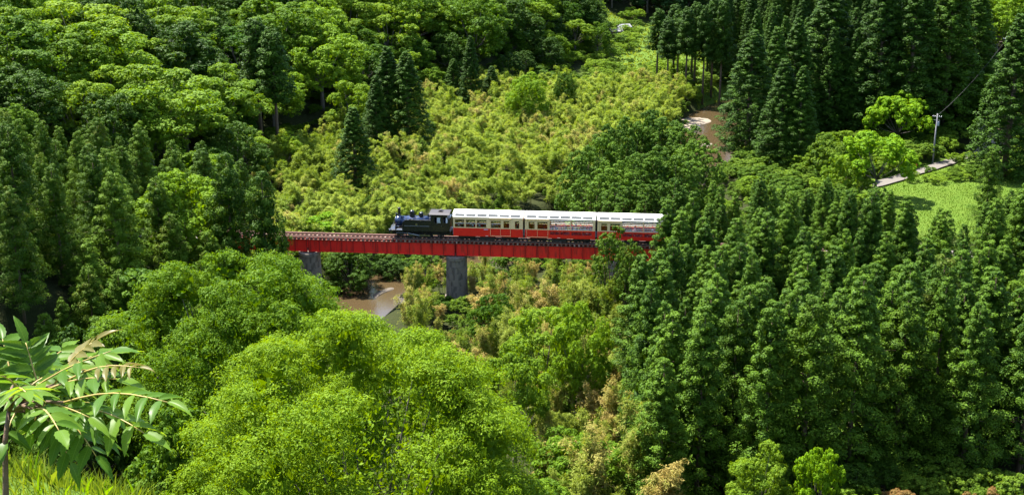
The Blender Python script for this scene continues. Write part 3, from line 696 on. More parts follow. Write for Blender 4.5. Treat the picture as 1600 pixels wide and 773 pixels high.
    for sg in (-1, 1):
        rb.prism([(sg*1.30, 3.403), (sg*1.35, 3.43), (sg*1.318, 3.482), (sg*1.25, 3.46)], -RX, RX)
        (y0, z0), (y1, z1) = (1.32, 3.48), (1.04, 3.86); ny, nz = .805, .593
        def hexa(b, x0, x1, f0, f1, o0, o1):
            q = lambda x, f, o: (x, sg*(y0+(y1-y0)*f + ny*o), z0+(z1-z0)*f + nz*o)
            b.add([q(x0, f0, o0), q(x1, f0, o0), q(x1, f1, o0), q(x0, f1, o0), q(x0, f0, o1), q(x1, f0, o1), q(x1, f1, o1), q(x0, f1, o1)], HEX); return b
        xs = [-4.52 + k*1.522 for k in range(6)]; prev = -RX
        for x in xs: hexa(rb, prev, x, .0, 1., -.04, 0.); prev = x + 1.32
        hexa(rb, prev, RX, .0, 1., -.04, 0.)
        for x in xs:
            hexa(rb, x, x+1.32, 0., .09, -.04, 0.); hexa(rb, x, x+1.32, .91, 1., -.04, 0.)
            panes.append(hexa(MB(), x+.005, x+1.315, .095, .905, -.03, -.018))
    rf = rb.build('roof', M['white'], e)
    endp = MB()
    for x in (-HB, HB):
        x0, x1 = sorted((x+.02*(1 if x > 0 else -1), x-.03*(1 if x > 0 else -1))); endp.prism([(y*.96, z-.045) for y, z in ROOF], x0, x1)
    endp.build('roof_end', M['cream'], rf)
    for p in panes: p.build('skylight', M['skylight'], rf)
    # running gear
    for bx in (-2.95, 2.95):
        bo = MB().box(bx-1.15, bx+1.15, -.86, -.72, .34, .60).box(bx-1.15, bx+1.15, .72, .86, .34, .60).box(bx-.25, bx+.25, -.9, .9, .44, .69).build('bogie', M['dark'], e)
        for wx in (-.75, .75):
            for v in (-.58, .58): wheel(bo, bx+wx, v, .38)
    MB().box(-1.1, .9, -1.05, -.45, .18, .69).box(.3, 1.1, .45, 1.05, .2, .69).build('equipment_box', M['dark'], e)
    # benches: rows of seat backs across the car
    sm = MB().box(-.24, .24, -1.12, -.30, 1.14, 1.24).box(-.24, .24, -1.05, -.95, .86, 1.14).mesh('bench_seat', M['seat' if not closed else 'wood'])
    bm_ = MB().box(-.04, .04, -1.12, -.30, 1.24, 2.05).mesh('seat_back', M['seat' if not closed else 'wood'])
    xs = [-4.1, -2.9, -1.75, -.6, .55, 3.6] if closed else [-4.0, -2.6, -1.0, .15, 1.3, 2.45, 3.6]
    for x in xs:
        for off in (0, 1.42):
            b = link('bench', sm, e, (x, off, 0)); link('seat_back', bm_, b, (.28, 0, 0))
    pl = MB().box(-.58, .02, -1.322, -1.312, 1.66, 1.76).build('name_plate', M['sh_blue'], e) if closed else None
    if pl:
        for x in (-.52, -.38, -.26, -.12): MB().box(x, x+.08, -1.326, -1.3225, 1.68, 1.74).build('lettering', M['white'], pl)
    MB().box(-.35, .05, -1.322, -1.312, .78, .83).build('number_plate', M['white'], e)
    return e
S1, S2, S3 = 4.55, 14.40, 24.25
carriage(S1, 'closed', 'red and cream carriage with glazed windows, coupled behind the locomotive')
carriage(S2, 'open', 'middle red and cream carriage with open sides full of passengers')
carriage(S3, 'open', 'last red and cream carriage in view, its end behind the cedars')

# ------------------------------------------------------------------ passengers (seated)
def skin_mesh(name, chains, m, lev=1):
    """one continuous skinned surface from joint chains [(points, radii)], joined where points coincide"""
    vs = []; rs = []; es = []; idx = {}
    for pts, rad in chains:
        prev = None
        for p, r in zip(pts, rad):
            key = tuple(round(c, 4) for c in p)
            if key not in idx: idx[key] = len(vs); vs.append(p); rs.append(r)
            i = idx[key]
            if prev is not None and prev != i: es.append((prev, i))
            prev = i
    me = bpy.data.meshes.new(name+'_skeleton'); me.from_pydata(vs, es, []); o = bpy.data.objects.new(name, me); COL.objects.link(o)
    o.modifiers.new('skin', 'SKIN').use_smooth_shade = True
    sk = me.skin_vertices[0] if len(me.skin_vertices) else None
    if sk is None:
        import bmesh
        b = bmesh.new(); b.from_mesh(me); b.verts.layers.skin.verify(); b.to_mesh(me); b.free(); sk = me.skin_vertices[0]
    for i, r in enumerate(rs): sk.data[i].radius = (r, r); sk.data[i].use_root = i == 0
    s = o.modifiers.new('sub', 'SUBSURF'); s.levels = lev; s.render_levels = lev
    dg = bpy.context.evaluated_depsgraph_get(); out = bpy.data.meshes.new_from_object(o.evaluated_get(dg)); out.name = name
    out.materials.clear(); out.materials.append(m); bpy.data.objects.remove(o); bpy.data.meshes.remove(me); return out
def sitter():
    """faces -x; seat at z=0"""
    pel = (0, 0, .10); wst = (.02, 0, .26); ch = (.03, 0, .44); nk = (.01, 0, .58); hd = (-.01, 0, .68); tp = (0, 0, .79)
    ch_ = [([pel, wst, ch, nk, hd, tp], [.125, .115, .13, .05, .082, .075])]
    sh = []; tro = []
    sh.append(([pel, wst, ch, (.01, 0, .545)], [.150, .140, .152, .075]))
    for sg in (-1, 1):
        shd = (.03, sg*.18, .50); el = (-.05, sg*.23, .27); wr = (-.26, sg*.13, .19); pm = (-.33, sg*.11, .18)
        ch_.append(([ch, shd, el, wr, pm], [.13, .055, .042, .03, .034]))
        sh.append(([ch, shd, (-.01, sg*.215, .37), el], [.152, .078, .064, .058]))
        for k in range(4):
            yy = sg*(.11 + (k-1.5)*.022); ln = (.062, .074, .078, .066)[k]
            ch_.append(([pm, (-.36, yy, .178), (-.36-ln*.6, yy, .165), (-.36-ln*.8, yy, .13)], [.034, .011, .010, .008]))
        ch_.append(([pm, (-.33, sg*.06, .19), (-.36, sg*.04, .18)], [.034, .012, .010]))
        hip = (0, sg*.09, .08); kn = (-.42, sg*.11, .08); an = (-.42, sg*.11, -.32)
        ch_.append(([pel, hip, kn, an, (-.54, sg*.12, -.37)], [.125, .08, .06, .04, .04]))
        tro.append(([pel, hip, kn, (-.42, sg*.11, -.28)], [.15, .098, .078, .062]))
    ch_.append(([hd, (-.098, 0, .675)], [.082, .016]))
    body = skin_mesh('person', ch_, M['skin'])
    eye = MB().lathe([(.003, -.012), (.012, 0), (.003, .012)], n=8).mesh('eye', M['hair'])
    mouth = MB().box(-.008, .008, -.022, .022, -.005, .005).mesh('mouth', M['seat'])
    hr = MB().lathe([(.075, -.10), (.098, -.02), (.098, .05), (.075, .10), (.03, .125)], n=14).mesh('hair', M['hair'], True)
    hat = MB().lathe([(.185, 0), (.18, .012), (.108, .018), (.10, .08), (.06, .11), (.01, .115)], n=18)
    hats = {k: hat.mesh('hat', M[k], True) for k in ('sh_white', 'sh_yellow', 'sh_black')}
    shirts = {k: skin_mesh('shirt', sh, M[k]) for k in ('sh_white', 'sh_blue', 'sh_black', 'sh_pink', 'sh_yellow', 'sh_orange')}
    tr_ = skin_mesh('trousers', tro, M['trousers'])
    return body, eye, mouth, hr, hats, shirts, tr_
PB = sitter()
CW = {'sh_white': 'white', 'sh_blue': 'blue', 'sh_black': 'black', 'sh_pink': 'pink', 'sh_yellow': 'yellow', 'sh_orange': 'orange'}
def person(s, x, v, shirt, rot, label, hat=None):
    body, eye, mouth, hr, hats, shirts, tro = PB
    p = rail_pt(s + x, v, 1.245); o = link('person', body, None, p, (0, 0, YAW + rot)); o.scale = (1.08,)*3
    tag(o, label, 'person', 'passengers riding in the carriages')
    link('shirt', shirts[shirt], o); link('trousers', tro, o); link('hair', hr, o, (.022, 0, .725), (0, .25, 0))
    for sg in (-1, 1): link('eye', eye, o, (-.088, sg*.033, .70))
    link('mouth', mouth, o, (-.086, 0, .632))
    if hat: link('hat', hats[hat], o, (.0, 0, .79))
def w_(shirt, hat): return CW[shirt] + ' shirt' + (' and ' + CW[hat] + ' sun hat' if hat else '')
PW = [ # carriage s, local x, v, shirt, hat, turn, where
 (S1, -4.10, -.85, 'sh_white', 'sh_white', .3, 'in the first window of the glazed carriage'),
 (S1, -3.55, -.80, 'sh_white', None, 2.9, 'facing back in first window of glazed carriage'),
 (S1, -2.90, -.82, 'sh_black', None, .2, 'in the second window of the glazed carriage'),
 (S1, -2.15, -.80, 'sh_white', 'sh_white', 3.0, 'facing back in second window of glazed carriage'),
 (S1, -1.20, -.85, 'sh_blue', 'sh_white', .1, 'in the third window of the glazed carriage'),
 (S1, -.62, -.55, 'sh_blue', None, 3.1, 'facing back in third window of glazed carriage'),
 (S1, .55, -.85, 'sh_black', 'sh_white', .2, 'in the door window of the glazed carriage'),
 (S1, 1.25, -.85, 'sh_orange', None, -.9, 'with an orange top in the door window of the glazed carriage'),
 (S1, 3.95, -.90, 'sh_black', None, .2, 'alone in the rear small window of the glazed carriage'),
 (S2, -1.05, -.85, 'sh_black', None, .2, 'at the left end of the middle carriage open side'),
 (S2, -.35, -.80, 'sh_white', None, 3.0, 'second along the middle carriage open side'),
 (S2, .15, -.85, 'sh_white', None, .1, 'third along the middle carriage open side'),
 (S2, .80, -.55, 'sh_pink', None, 2.8, 'just left of the post of the middle carriage open side'),
 (S2, 1.72, -.85, 'sh_black', None, .2, 'just right of the post of the middle carriage open side'),
 (S2, 2.30, -.80, 'sh_black', None, 3.1, 'facing rearward in the middle carriage right opening'),
 (S2, 2.85, -.85, 'sh_yellow', None, .0, 'in the centre of the middle carriage right opening'),
 (S2, 3.42, -.80, 'sh_yellow', None, 2.9, 'in the middle carriage right opening, facing rearward'),
 (S2, 3.95, -.85, 'sh_black', None, .3, 'at the right end of the middle carriage open side'),
 (S2, 2.05, .70, 'sh_white', 'sh_white', .1, 'on the far side of the middle carriage'),
 (S2, -.70, .75, 'sh_blue', None, .1, 'on the far side of the middle carriage'),
 (S3, -2.65, -.80, 'sh_orange', None, .1, 'behind the door window of the last carriage'),
 (S3, -1.05, -.85, 'sh_black', None, .2, 'at the left end of the last carriage open side'),
 (S3, -.30, -.80, 'sh_white', None, 3.0, 'second along the last carriage open side'),
 (S3, .85, -.85, 'sh_black', None, .1, 'beside the post of the last carriage open side'),
 (S3, .30, .70, 'sh_pink', None, .2, 'on the far side of the last carriage'),
 (S3, 1.75, -.85, 'sh_blue', None, .2, 'right of the post of the last carriage'),
 (S3, 2.65, -.85, 'sh_black', 'sh_white', .0, 'near the cedars in the last carriage'),
]
for s, x, v, sh, hat, rot, wh in PW:
    person(s, x, v, sh, rot, 'person in ' + w_(sh, hat) + ' ' + wh.replace('with an orange top ', ''), hat)

# ------------------------------------------------------------------ trees that can be named
# (kind, name, px, top py, distance, width in photo pixels, label)
big = broad(41, 20, 12.4, 92, 44, 58, 'big', .52, (2.2, 3.3), .215, .085, .06, .4, sprays=.45, low=-.72, tr=.5)
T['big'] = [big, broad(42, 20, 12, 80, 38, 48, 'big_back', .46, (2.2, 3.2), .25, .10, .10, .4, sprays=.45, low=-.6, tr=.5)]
bt = ptip('big', 'spreading_tree', 560, 496, 74, 'huge spreading bright green tree filling the bottom middle of the picture', 640, v=0)
bt2 = ptip('big', 'spreading_tree', 366, 405, 104, 'broad spreading green tree below the left end of the red bridge', 484, v=1)

bt.rotation_euler.z = 3.84; bt.scale.z *= .935
bt2.rotation_euler.z = 5.236; bt2.scale.z *= .975
NAMED = [
 ('tall', 'cedar_tree', 551, 168, 224, 60, 'lone dark cone shaped cedar above the bridge, left of the locomotive', 0),
 ('tall', 'cedar_tree', 604, 74, 254, 64, 'tallest dark cedar of the clump upper left of the locomotive', 1),
 ('tall', 'cedar_tree', 634, 80, 252, 62, 'dark cedar on the right side of the tall clump upper left of the locomotive', 2),
 ('tall', 'cedar_tree', 586, 118, 248, 46, 'shorter dark cedar on the left flank of the tall clump', 3),
 ('leftc', 'small_cedar', 660, 218, 236, 30, 'small rounded cedar at the right foot of the tall dark clump', 0),
 ('trunky', 'cedar_tree', 424, 45, 244, 58, 'tall cedar with bare trunk in front of the left hill, right one of a pair', 0),
 ('trunky', 'cedar_tree', 398, 30, 248, 56, 'tall cedar with bare trunk in front of the left hill, left one of a pair', 1),
 ('tall', 'cedar_tree', 735, 56, 300, 34, 'narrow dark cedar alone at the foot of the left hill, tallest of its trio', 0),
 ('tall', 'cedar_tree', 768, 104, 302, 34, 'lower narrow cedar right of the slim tall one at the hill foot', 1),
 ('tall', 'cedar_tree', 708, 92, 304, 32, 'lower narrow cedar left of the slim tall one at the hill foot', 2),
 ('broad', 'layered_tree', 826, 118, 272, 66, 'solitary layered tree standing in the yellow bamboo, left of two', 0),
 ('broadd', 'young_tree', 884, 116, 286, 36, 'slender dark young tree standing in the yellow bamboo, right of two', 0),
 ('pale', 'layered_tree', 548, 132, 262, 76, 'pale flat layered tree in front of the shaded hollow on the left', 1),
 ('pale', 'layered_tree', 445, 208, 236, 50, 'small pale flat topped tree below the cedar pair', 2),
 ('everd', 'evergreen_tree', 954, 358, 156, 72, 'dark bushy evergreen standing in front of the last carriage and the bridge', 0),
 ('everd', 'evergreen_tree', 985, 376, 152, 56, 'dark evergreen leaning against the one in front of the bridge', 1),
 ('tall', 'cedar_tree', 1228, 92, 246, 66, 'front dark cedar of the right pair by the meadow, taller', 0),
 ('tall', 'cedar_tree', 1256, 104, 244, 54, 'front dark cedar of the right pair by the meadow, slightly lower', 1),
 ('tall', 'cedar_tree', 1178, 46, 258, 76, 'tall dark cedar beside the river bend at right', 2),
 ('tall', 'cedar_tree', 1216, 42, 268, 58, 'tall dark cedar behind the one at the river bend', 3),
 ('tall', 'cedar_tree', 1248, 30, 272, 66, 'tall dark cedar rising behind the front pair', 1),
 ('tall', 'cedar_tree', 1303, -30, 278, 92, 'very tall dark cedar left of the wall of cedars behind the meadow', 2),
 ('tall', 'cedar_tree', 1388, -45, 272, 84, 'very tall dark cedar in the wall behind the meadow, first from its left edge', 3),
 ('tall', 'cedar_tree', 1440, -60, 270, 88, 'very tall dark cedar in the middle of the wall behind the meadow', 0),
 ('tall', 'cedar_tree', 1496, -52, 272, 84, 'very tall dark cedar in the wall behind the meadow, right of its middle', 1),
 ('tall', 'cedar_tree', 1533, -20, 278, 66, 'very tall dark cedar at the right end of the wall behind the meadow', 2),
 ('tall', 'cedar_tree', 1598, 22, 240, 90, 'dark cedar at the right edge of the picture beyond the road', 3),
 ('broad', 'broadleaf_tree', 1556, 116, 272, 92, 'bright green broadleaf tree overhanging the bend of the road', 0),
 ('bright', 'broadleaf_tree', 1408, 150, 262, 94, 'bright rounded tree left of the utility pole', 0),
 ('bright', 'round_shrub', 1376, 210, 224, 110, 'round bright green shrub tree in front of the meadow', 1),
 ('bright', 'shrub', 1492, 178, 278, 56, 'shrubby tree just right of the utility pole', 2),
 ('bush', 'shrub', 1300, 220, 236, 70, 'dull green shrub between the dark cedar pair and the round bright tree', 0),
 ('pbush', 'shrub', 1318, 246, 224, 66, 'pale shrub at the foot of the dark cedar pair', 1),
 ('cedar', 'cedar_tree', 1043, 312, 158, 76, 'green cedar hiding the end of the last carriage', 0),
 ('cedar', 'cedar_tree', 1084, 300, 159, 66, 'green cedar next right of the one hiding the last carriage', 1),
 ('cedar', 'cedar_tree', 1024, 398, 150, 70, 'green cedar under the last carriage between dark evergreen and plantation', 2),
 ('leftc', 'conifer', 408, 268, 158, 104, 'dark shaggy cedar overlapping the left end of the red bridge', 2),
 ('leftc', 'conifer', 352, 240, 160, 100, 'dark shaggy cedar next left of the one overlapping the bridge end', 3),
 ('leftc', 'conifer', 440, 352, 154, 50, 'small dark cedar in front of the left bridge end', 4),
 ('leftc', 'cedar_tree', 1552, 232, 205, 52, 'dark young cedar standing alone in front of the road', 1),
 ('pbush', 'shrub', 1520, 205, 276, 50, 'light shrub on the far verge of the road', 0),
 ('pale', 'small_tree', 1190, 700, 98, 116, 'small light green layered tree at the shaded foot of the plantation', 0),
 ('bright', 'small_tree', 1284, 706, 96, 84, 'small bright leafy tree at the bottom right of centre', 0),
 ('pale', 'layered_tree', 852, 488, 132, 130, 'pale yellow green layered tree among bamboo, below the red bridge', 1),
 ('broad', 'broadleaf_tree', 908, 486, 128, 90, 'fresh green broadleaf tree between the bamboo and the plantation', 2),
 ('pale', 'layered_tree', 806, 548, 116, 130, 'pale layered tree right of the huge spreading tree', 2),
 ('broad', 'broadleaf_tree', 772, 462, 148, 70, 'green broadleaf tree right of the foot of the tall middle pier', 1),
 ('bright', 'shrub', 500, 340, 192, 92, 'bright green shrub behind the left end of the bridge', 2),
 ('broadd', 'broadleaf_tree', 545, 388, 184, 80, 'dark leafy tree under the left end of the bridge', 1),
 ('broadd', 'broadleaf_tree', 612, 402, 190, 56, 'dark shrubby tree on the river bank under the bridge', 2),
 ('bush', 'shrub', 655, 398, 192, 60, 'dull shrub on the river bank left of the tall middle pier', 1),
 ('broad', 'broadleaf_tree', 300, 640, 82, 220, 'green broadleaf tree in shade behind the foreground sapling', 3),
 ('broadd', 'broadleaf_tree', 130, 520, 100, 210, 'dark broadleaf tree behind the foreground sapling', 0),
]
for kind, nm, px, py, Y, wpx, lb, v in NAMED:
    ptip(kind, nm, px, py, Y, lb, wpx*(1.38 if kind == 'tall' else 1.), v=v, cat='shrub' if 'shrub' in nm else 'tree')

def free(X, Y, d): return all((X-a)**2 + (Y-b)**2 > d*d for a, b in PLACED)
def fill(test, x0, x1, y0, y1, step, jit=.35):
    out = []; j = 0; y = y0
    while y < y1:
        x = x0 + (step*.5 if j % 2 else 0)
        while x < x1:
            X, Y = x + rnd.uniform(-jit, jit)*step, y + rnd.uniform(-jit, jit)*step
            if test(X, Y): out.append((X, Y))
            x += step
        y += step*.87; j += 1
    return out
def seen(X, Y, h, m=70):
    px, py = pix(X, Y, tz(X, Y)+h); return -m < px < 1600+m and py < 790 and pix(X, Y, tz(X, Y))[1] > -20
def rdist(X, Y): return float(seg_dist(np.array([X]), np.array([Y]), RIVC)[0])
def bdist(X, Y): return abs((X-BP[0])*BN[0] + (Y-BP[1])*BN[1])
def rails(X, Y): return (X-BP[0])*BD[0] + (Y-BP[1])*BD[1]

# --- the planted cedars at right, in front of the railway
def inplant(X, Y):
    px = pix(X, Y, tz(X, Y)+8)[0]; lim = np.interp(Y, [96, 112, 130, 150, 160], [1040, 985, 985, 1030, 1075])
    return px > lim and px < 1690 and Y < 159 + .02*X and bdist(X, Y) > 5.5
for X, Y in fill(inplant, 8, 80, 106, 162, 4.8) + [(x, 155.6 - .05*x + rnd.uniform(-.5, .5)) for x in np.arange(24, 84, 3.6)]:
    px = pix(X, Y, tz(X, Y)+16)[0]
    cap = 52 - Y*math.tan(PITCH + math.atan((np.interp(px, [960, 1040, 1100, 1230, 1400, 1436, 1535, 1565, 1620], [450, 318, 300, 266, 286, 322, 322, 288, 280])-386.5)/2000)) - tz(X, Y)
    h = min(rnd.uniform(17, 20.5) if Y < 122 else rnd.uniform(13.5, 19), cap - rnd.uniform(0, 1.2))
    if h < 5: continue
    if Y < 116: lb, g = 'slender green cedar in the shaded front rows of the plantation at right', 'front rows of the cedar plantation'
    elif px < 1110: lb, g = 'slender green cedar on the left edge of the plantation by the last carriage', 'left edge of the cedar plantation'
    elif Y > 145: lb, g = 'slender green cedar in the sunlit back rows of the plantation at right', 'back rows of the cedar plantation'
    else: lb, g = 'slender green cedar with puffy crown inside the plantation at right', 'inner rows of the cedar plantation'
    plant('cedar' if rnd.random() > .08 else 'leftc', 'plantation_cedar', X, Y, h, lb, group=g, wk=rnd.uniform(.92, 1.2))
for X, Y in fill(lambda X, Y: bdist(X, Y) > 6 and Y > 168 and Y < 186 and 22 < X < 90 and not 1415 < pix(X, Y, 0)[0] < 1555, 22, 90, 168, 186, 4.6):
    plant('cedar', 'plantation_cedar', X, Y, rnd.uniform(11, 14), 'low green cedar behind the railway at the back of the plantation', group='cedars behind the railway at right')

# --- evergreen mound behind the last carriage
for px, py, Y in [(912, 232, 196), (936, 212, 203), (962, 196, 206), (990, 186, 212), (1018, 172, 216), (1046, 186, 212), (1072, 196, 208), (1094, 220, 202), (925, 272, 188), (958, 250, 191), (992, 240, 194), (1026, 232, 196), (1060, 240, 195), (1040, 280, 184), (1000, 286, 183), (966, 290, 183)]:
    ptip('ever', 'evergreen_tree', px, py, Y, 'rounded dark evergreen in the mound behind the last carriage', 78, group='evergreen mound behind the last carriage', hmin=5)

# --- mixed cedars on the left slope
def inleft(X, Y):
    fx = np.interp(Y, FOOT_Y, FOOT_X); px = pix(X, Y, tz(X, Y)+8)[0]
    return X < fx + 2 + (4 if Y > 150 else 0) and px > -60 and px < np.interp(Y, [106, 125, 150, 164, 185], [250, 360, 440, 410, 380]) and (bdist(X, Y) > 5 or X < -52)
for X, Y in fill(inleft, -95, -20, 106, 190, 6.0):
    px = pix(X, Y, tz(X, Y)+13)[0]
    cap = CZ - Y*math.tan(PITCH + math.atan((np.interp(px, [-60, 0, 100, 220, 330, 450], [150, 158, 175, 185, 225, 285])-386.5)/2000)) - tz(X, Y)
    h = min(rnd.uniform(11, 18), cap - rnd.uniform(0, 2.))
    if h < 5: continue
    if Y > 150: lb, g = 'green conifer on the upper left slope below the broadleaf hill', 'conifers on the upper left slope'
    elif px < 200: lb, g = 'shaggy dark cedar at the left edge behind the foreground sapling', 'shaggy cedars at the left edge'
    else: lb, g = 'shaggy dark cedar on the left slope above the spreading tree', 'shaggy cedars above the spreading tree'
    plant('leftc' if rnd.random() > .07 else 'broad', 'conifer', X, Y, h, lb, group=g, wk=rnd.uniform(.9, 1.15))

# --- broadleaf hill at left
def inhill(X, Y):
    fx = np.interp(Y, FOOT_Y, FOOT_X); return X < fx - 1 and not (Y > 372 and pix(X, Y, tz(X, Y)+5)[0] > 935) and Y > 184 and seen(X, Y, 12) and free(X, Y, 5) and not (rdist(X, Y) < 11)
for X, Y in fill(inhill, -150, 60, 190, 440, 9.8):
    fx = np.interp(Y, FOOT_Y, FOOT_X); px = pix(X, Y, tz(X, Y)+8)[0]; edge = fx - X < 12
    if 400 < px < 600 and edge and Y < 275 and rnd.random() < .6: continue
    q = rnd.random(); kind = 'broad' if q < .62 else 'broadd' if q < .84 else 'pale'
    h = rnd.uniform(11, 19)*(.68 if edge else 1)
    if kind == 'broadd': lb, g = 'dark broadleaf tree on the wooded hill at left', 'dark broadleaf trees of the left hill'
    elif kind == 'pale': lb, g = 'pale layered tree on the wooded hill at left', 'pale layered trees of the left hill'
    elif px < 380: lb, g = 'leafy green tree on the left part of the wooded hill', 'green trees on the left part of the hill'
    else: lb, g = 'leafy green tree on the right part of the wooded hill', 'green trees on the right part of the hill'
    plant(kind, 'hill_tree', X, Y, h, lb, group=g, wk=rnd.uniform(.95, 1.3))
# dark cedars scattered on the hill
for px, Y in [(60, 300), (85, 296), (110, 305), (40, 310), (300, 330), (330, 325), (505, 300), (690, 345), (720, 350)]:
    X, Y, z = spot(px, Y); plant('tall', 'hill_cedar', X, Y, rnd.uniform(18, 23), 'dark pointed cedar among the broadleaf trees of the left hill', group='dark cedars on the left hill')

# --- far dark wood behind the fields
for X, Y in fill(lambda X, Y: Y > 456 + .12*max(0, X-20) and seen(X, Y, 14, 20), -120, 260, 456, 600, 8.2):
    plant('far', 'far_tree', X, Y, rnd.uniform(11, 17), 'dark haze-blue tree of the distant wood behind the fields', group='distant wood behind the fields', wk=rnd.uniform(.9, 1.25))

# --- cedar wood at upper right
for px, py, Y in [(1030, 14, 338), (1046, 28, 330), (1062, 18, 336), (1076, 12, 328), (1090, 4, 334), (1104, 10, 326), (1118, -4, 332), (1132, 2, 326), (1084, 22, 344), (1110, 8, 346), (1056, 8, 348)]:
    ptip('trunky', 'cedar_tree', px, py, Y, 'slim cedar with long bare trunk in the stand beyond the river', 34, group='bare trunked cedars beyond the river')
def inupper(X, Y):
    px = pix(X, Y, tz(X, Y)+10)[0]; return px > np.interp(Y, [240, 290, 320, 400], [1180, 1130, 1130, 1120]) and seen(X, Y, 22) and rdist(X, Y) > 10 and free(X, Y, 5) and Y > 268 + .1*max(0, px-1400)
for X, Y in fill(inupper, 30, 200, 262, 420, 7.2):
    px = pix(X, Y, tz(X, Y)+20)[0]
    if px > 1560: plant('broad', 'broadleaf_tree', X, Y, rnd.uniform(11, 15), 'green broadleaf tree at the upper right corner behind the cedars', group='broadleaf trees at the upper right')
    else: plant('tall', 'cedar_tree', X, Y, rnd.uniform(20, 27), 'tall dark cedar of the wood rising behind the river and meadow', group='cedar wood at the upper right')

# --- bamboo grove of the valley floor
def inbam(X, Y):
    fx = np.interp(Y, FOOT_Y, FOOT_X)
    if Y < 178 or Y > 384 or X < fx - 4 or rdist(X, Y) < 8: return False
    k = np.argmin(np.hypot(RIVC[:, 0]-X, RIVC[:, 1]-Y)); return X < RIVC[k, 0] + 1
far_b = []; cnt = 0
pts = sorted(fill(inbam, -50, 70, 178, 322, 3.7), key=lambda p: p[1])
pts = [p for p in pts if free(p[0], p[1], 2.6) and seen(p[0], p[1], 7)]
for X, Y in pts:
    px = pix(X, Y, tz(X, Y)+6)[0]; h = rnd.uniform(4.2, 9.6)*(1.05 if Y > 230 else .85)
    if cnt < 120:
        if Y < 205: lb, g = 'feathery yellow green bamboo clump just behind the bridge', 'bamboo just behind the bridge'
        elif px < 640: lb, g = 'feathery yellow green bamboo clump left of the tall cedar clump foot', 'bamboo at the left side of the grove'
        else: lb, g = 'feathery yellow green bamboo clump in the middle of the valley grove', 'bamboo in the middle of the valley grove'
        plant('bamboon' if rnd.random() < .10 else 'bamboo', 'bamboo_clump', X, Y, h, lb, 'bamboo', g, wk=rnd.uniform(.95, 1.4), parts=('culms', 'leaves')); cnt += 1
    else: far_b.append((X, Y, h))
def instanced(name, items, sources):
    """a mass nobody could count: ONE object whose points carry copies of plants that stand in the scene"""
    V = [(X, Y, tz(X, Y)) for X, Y, s in items]; me = bpy.data.meshes.new(name); me.from_pydata(V, [], [])
    for an, ty, vals in (('size', 'FLOAT', [s for _, _, s in items]), ('turn', 'FLOAT', [rnd.uniform(0, 6.28) for _ in items]), ('pick', 'INT', [rnd.randrange(len(sources)) for _ in items])):
        a = me.attributes.new(an, ty, 'POINT'); a.data.foreach_set('value', vals)
    ng = bpy.data.node_groups.new(name, 'GeometryNodeTree'); ng.interface.new_socket('Geometry', in_out='INPUT', socket_type='NodeSocketGeometry'); ng.interface.new_socket('Geometry', in_out='OUTPUT', socket_type='NodeSocketGeometry')
    N = ng.nodes.new; L = ng.links.new; gi = N('NodeGroupInput'); go = N('NodeGroupOutput'); jn = N('GeometryNodeJoinGeometry')
    def attr(an, ty):
        q = N('GeometryNodeInputNamedAttribute'); q.data_type = ty; q.inputs[0].default_value = an; return q.outputs[0]
    sz, tu, pk = attr('size', 'FLOAT'), attr('turn', 'FLOAT'), attr('pick', 'INT')
    cx = N('ShaderNodeCombineXYZ'); L(tu, cx.inputs[2])
    for k, src in enumerate(sources):
        oi = N('GeometryNodeObjectInfo'); oi.inputs['Object'].default_value = src; oi.inputs['As Instance'].default_value = True
        cmp = N('FunctionNodeCompare'); cmp.data_type = 'INT'; cmp.operation = 'EQUAL'; L(pk, cmp.inputs[2]); cmp.inputs[3].default_value = k
        ip = N('GeometryNodeInstanceOnPoints'); L(gi.outputs[0], ip.inputs['Points']); L(cmp.outputs[0], ip.inputs['Selection']); L(oi.outputs['Geometry'], ip.inputs['Instance'])
        L(cx.outputs[0], ip.inputs['Rotation']); L(sz, ip.inputs['Scale']); L(ip.outputs[0], jn.inputs[0])
    L(jn.outputs[0], go.inputs[0]); o = link(name, me); md = o.modifiers.new('scatter', 'NODES'); md.node_group = ng
    return tag(o, kind='stuff')
def crowns(kind):
    ms = [t['crown'] for t in T[kind]]; out = []
    for m in ms:
        for o in COL.objects:
            if o.data == m: out.append(o); break
    return out
if far_b: instanced('far_bamboo_grove', [(X, Y, h/9) for X, Y, h in far_b], crowns('bamboo'))

# --- bamboo below the bridge, brown tipped
def inbam2(X, Y):
    px = pix(X, Y, tz(X, Y)+6)[0]
    return Y < 180 and px > np.interp(Y, [96, 120, 150, 166, 180], [880, 790, 640, 628, 640]) and px < np.interp(Y, [96, 115, 140, 166], [1080, 1000, 960, 990]) and free(X, Y, 2.) and rdist(X, Y) > 6.4
for X, Y in fill(inbam2, -22, 26, 98, 180, 3.1):
    h = rnd.uniform(6, 10.5) if Y < 160 else rnd.uniform(5, 7.2)
    if bdist(X, Y) < 3.2: h = min(h, 5.6)
    if Y > 163 and h > 7: h = 7
    pxx = pix(X, Y, tz(X, Y)+h)[0]
    lim = 510 if 668 < pxx < 752 and Y < 169 or 568 < pxx < 628 else 404
    if Y < 179: h = min(h, CZ - Y*math.tan(PITCH + math.atan((lim-386.5)/2000)) - tz(X, Y))
    if h < 1.5: continue
    px = pix(X, Y, tz(X, Y)+6)[0]
    if Y < 125: lb, g = 'brown tipped bamboo clump at the bottom, left of the shaded plantation', 'brown tipped bamboo at the bottom'
    elif px < 715: lb, g = 'yellow bamboo clump below the bridge, left of the tall pier', 'bamboo left of the tall pier'
    else: lb, g = 'yellow brown bamboo clump below the bridge, right of the tall pier', 'bamboo right of the tall pier'
    plant('bamboon', 'bamboo_clump', X, Y, h, lb, 'bamboo', g, wk=rnd.uniform(.8, 1.1), parts=('culms', 'leaves'))
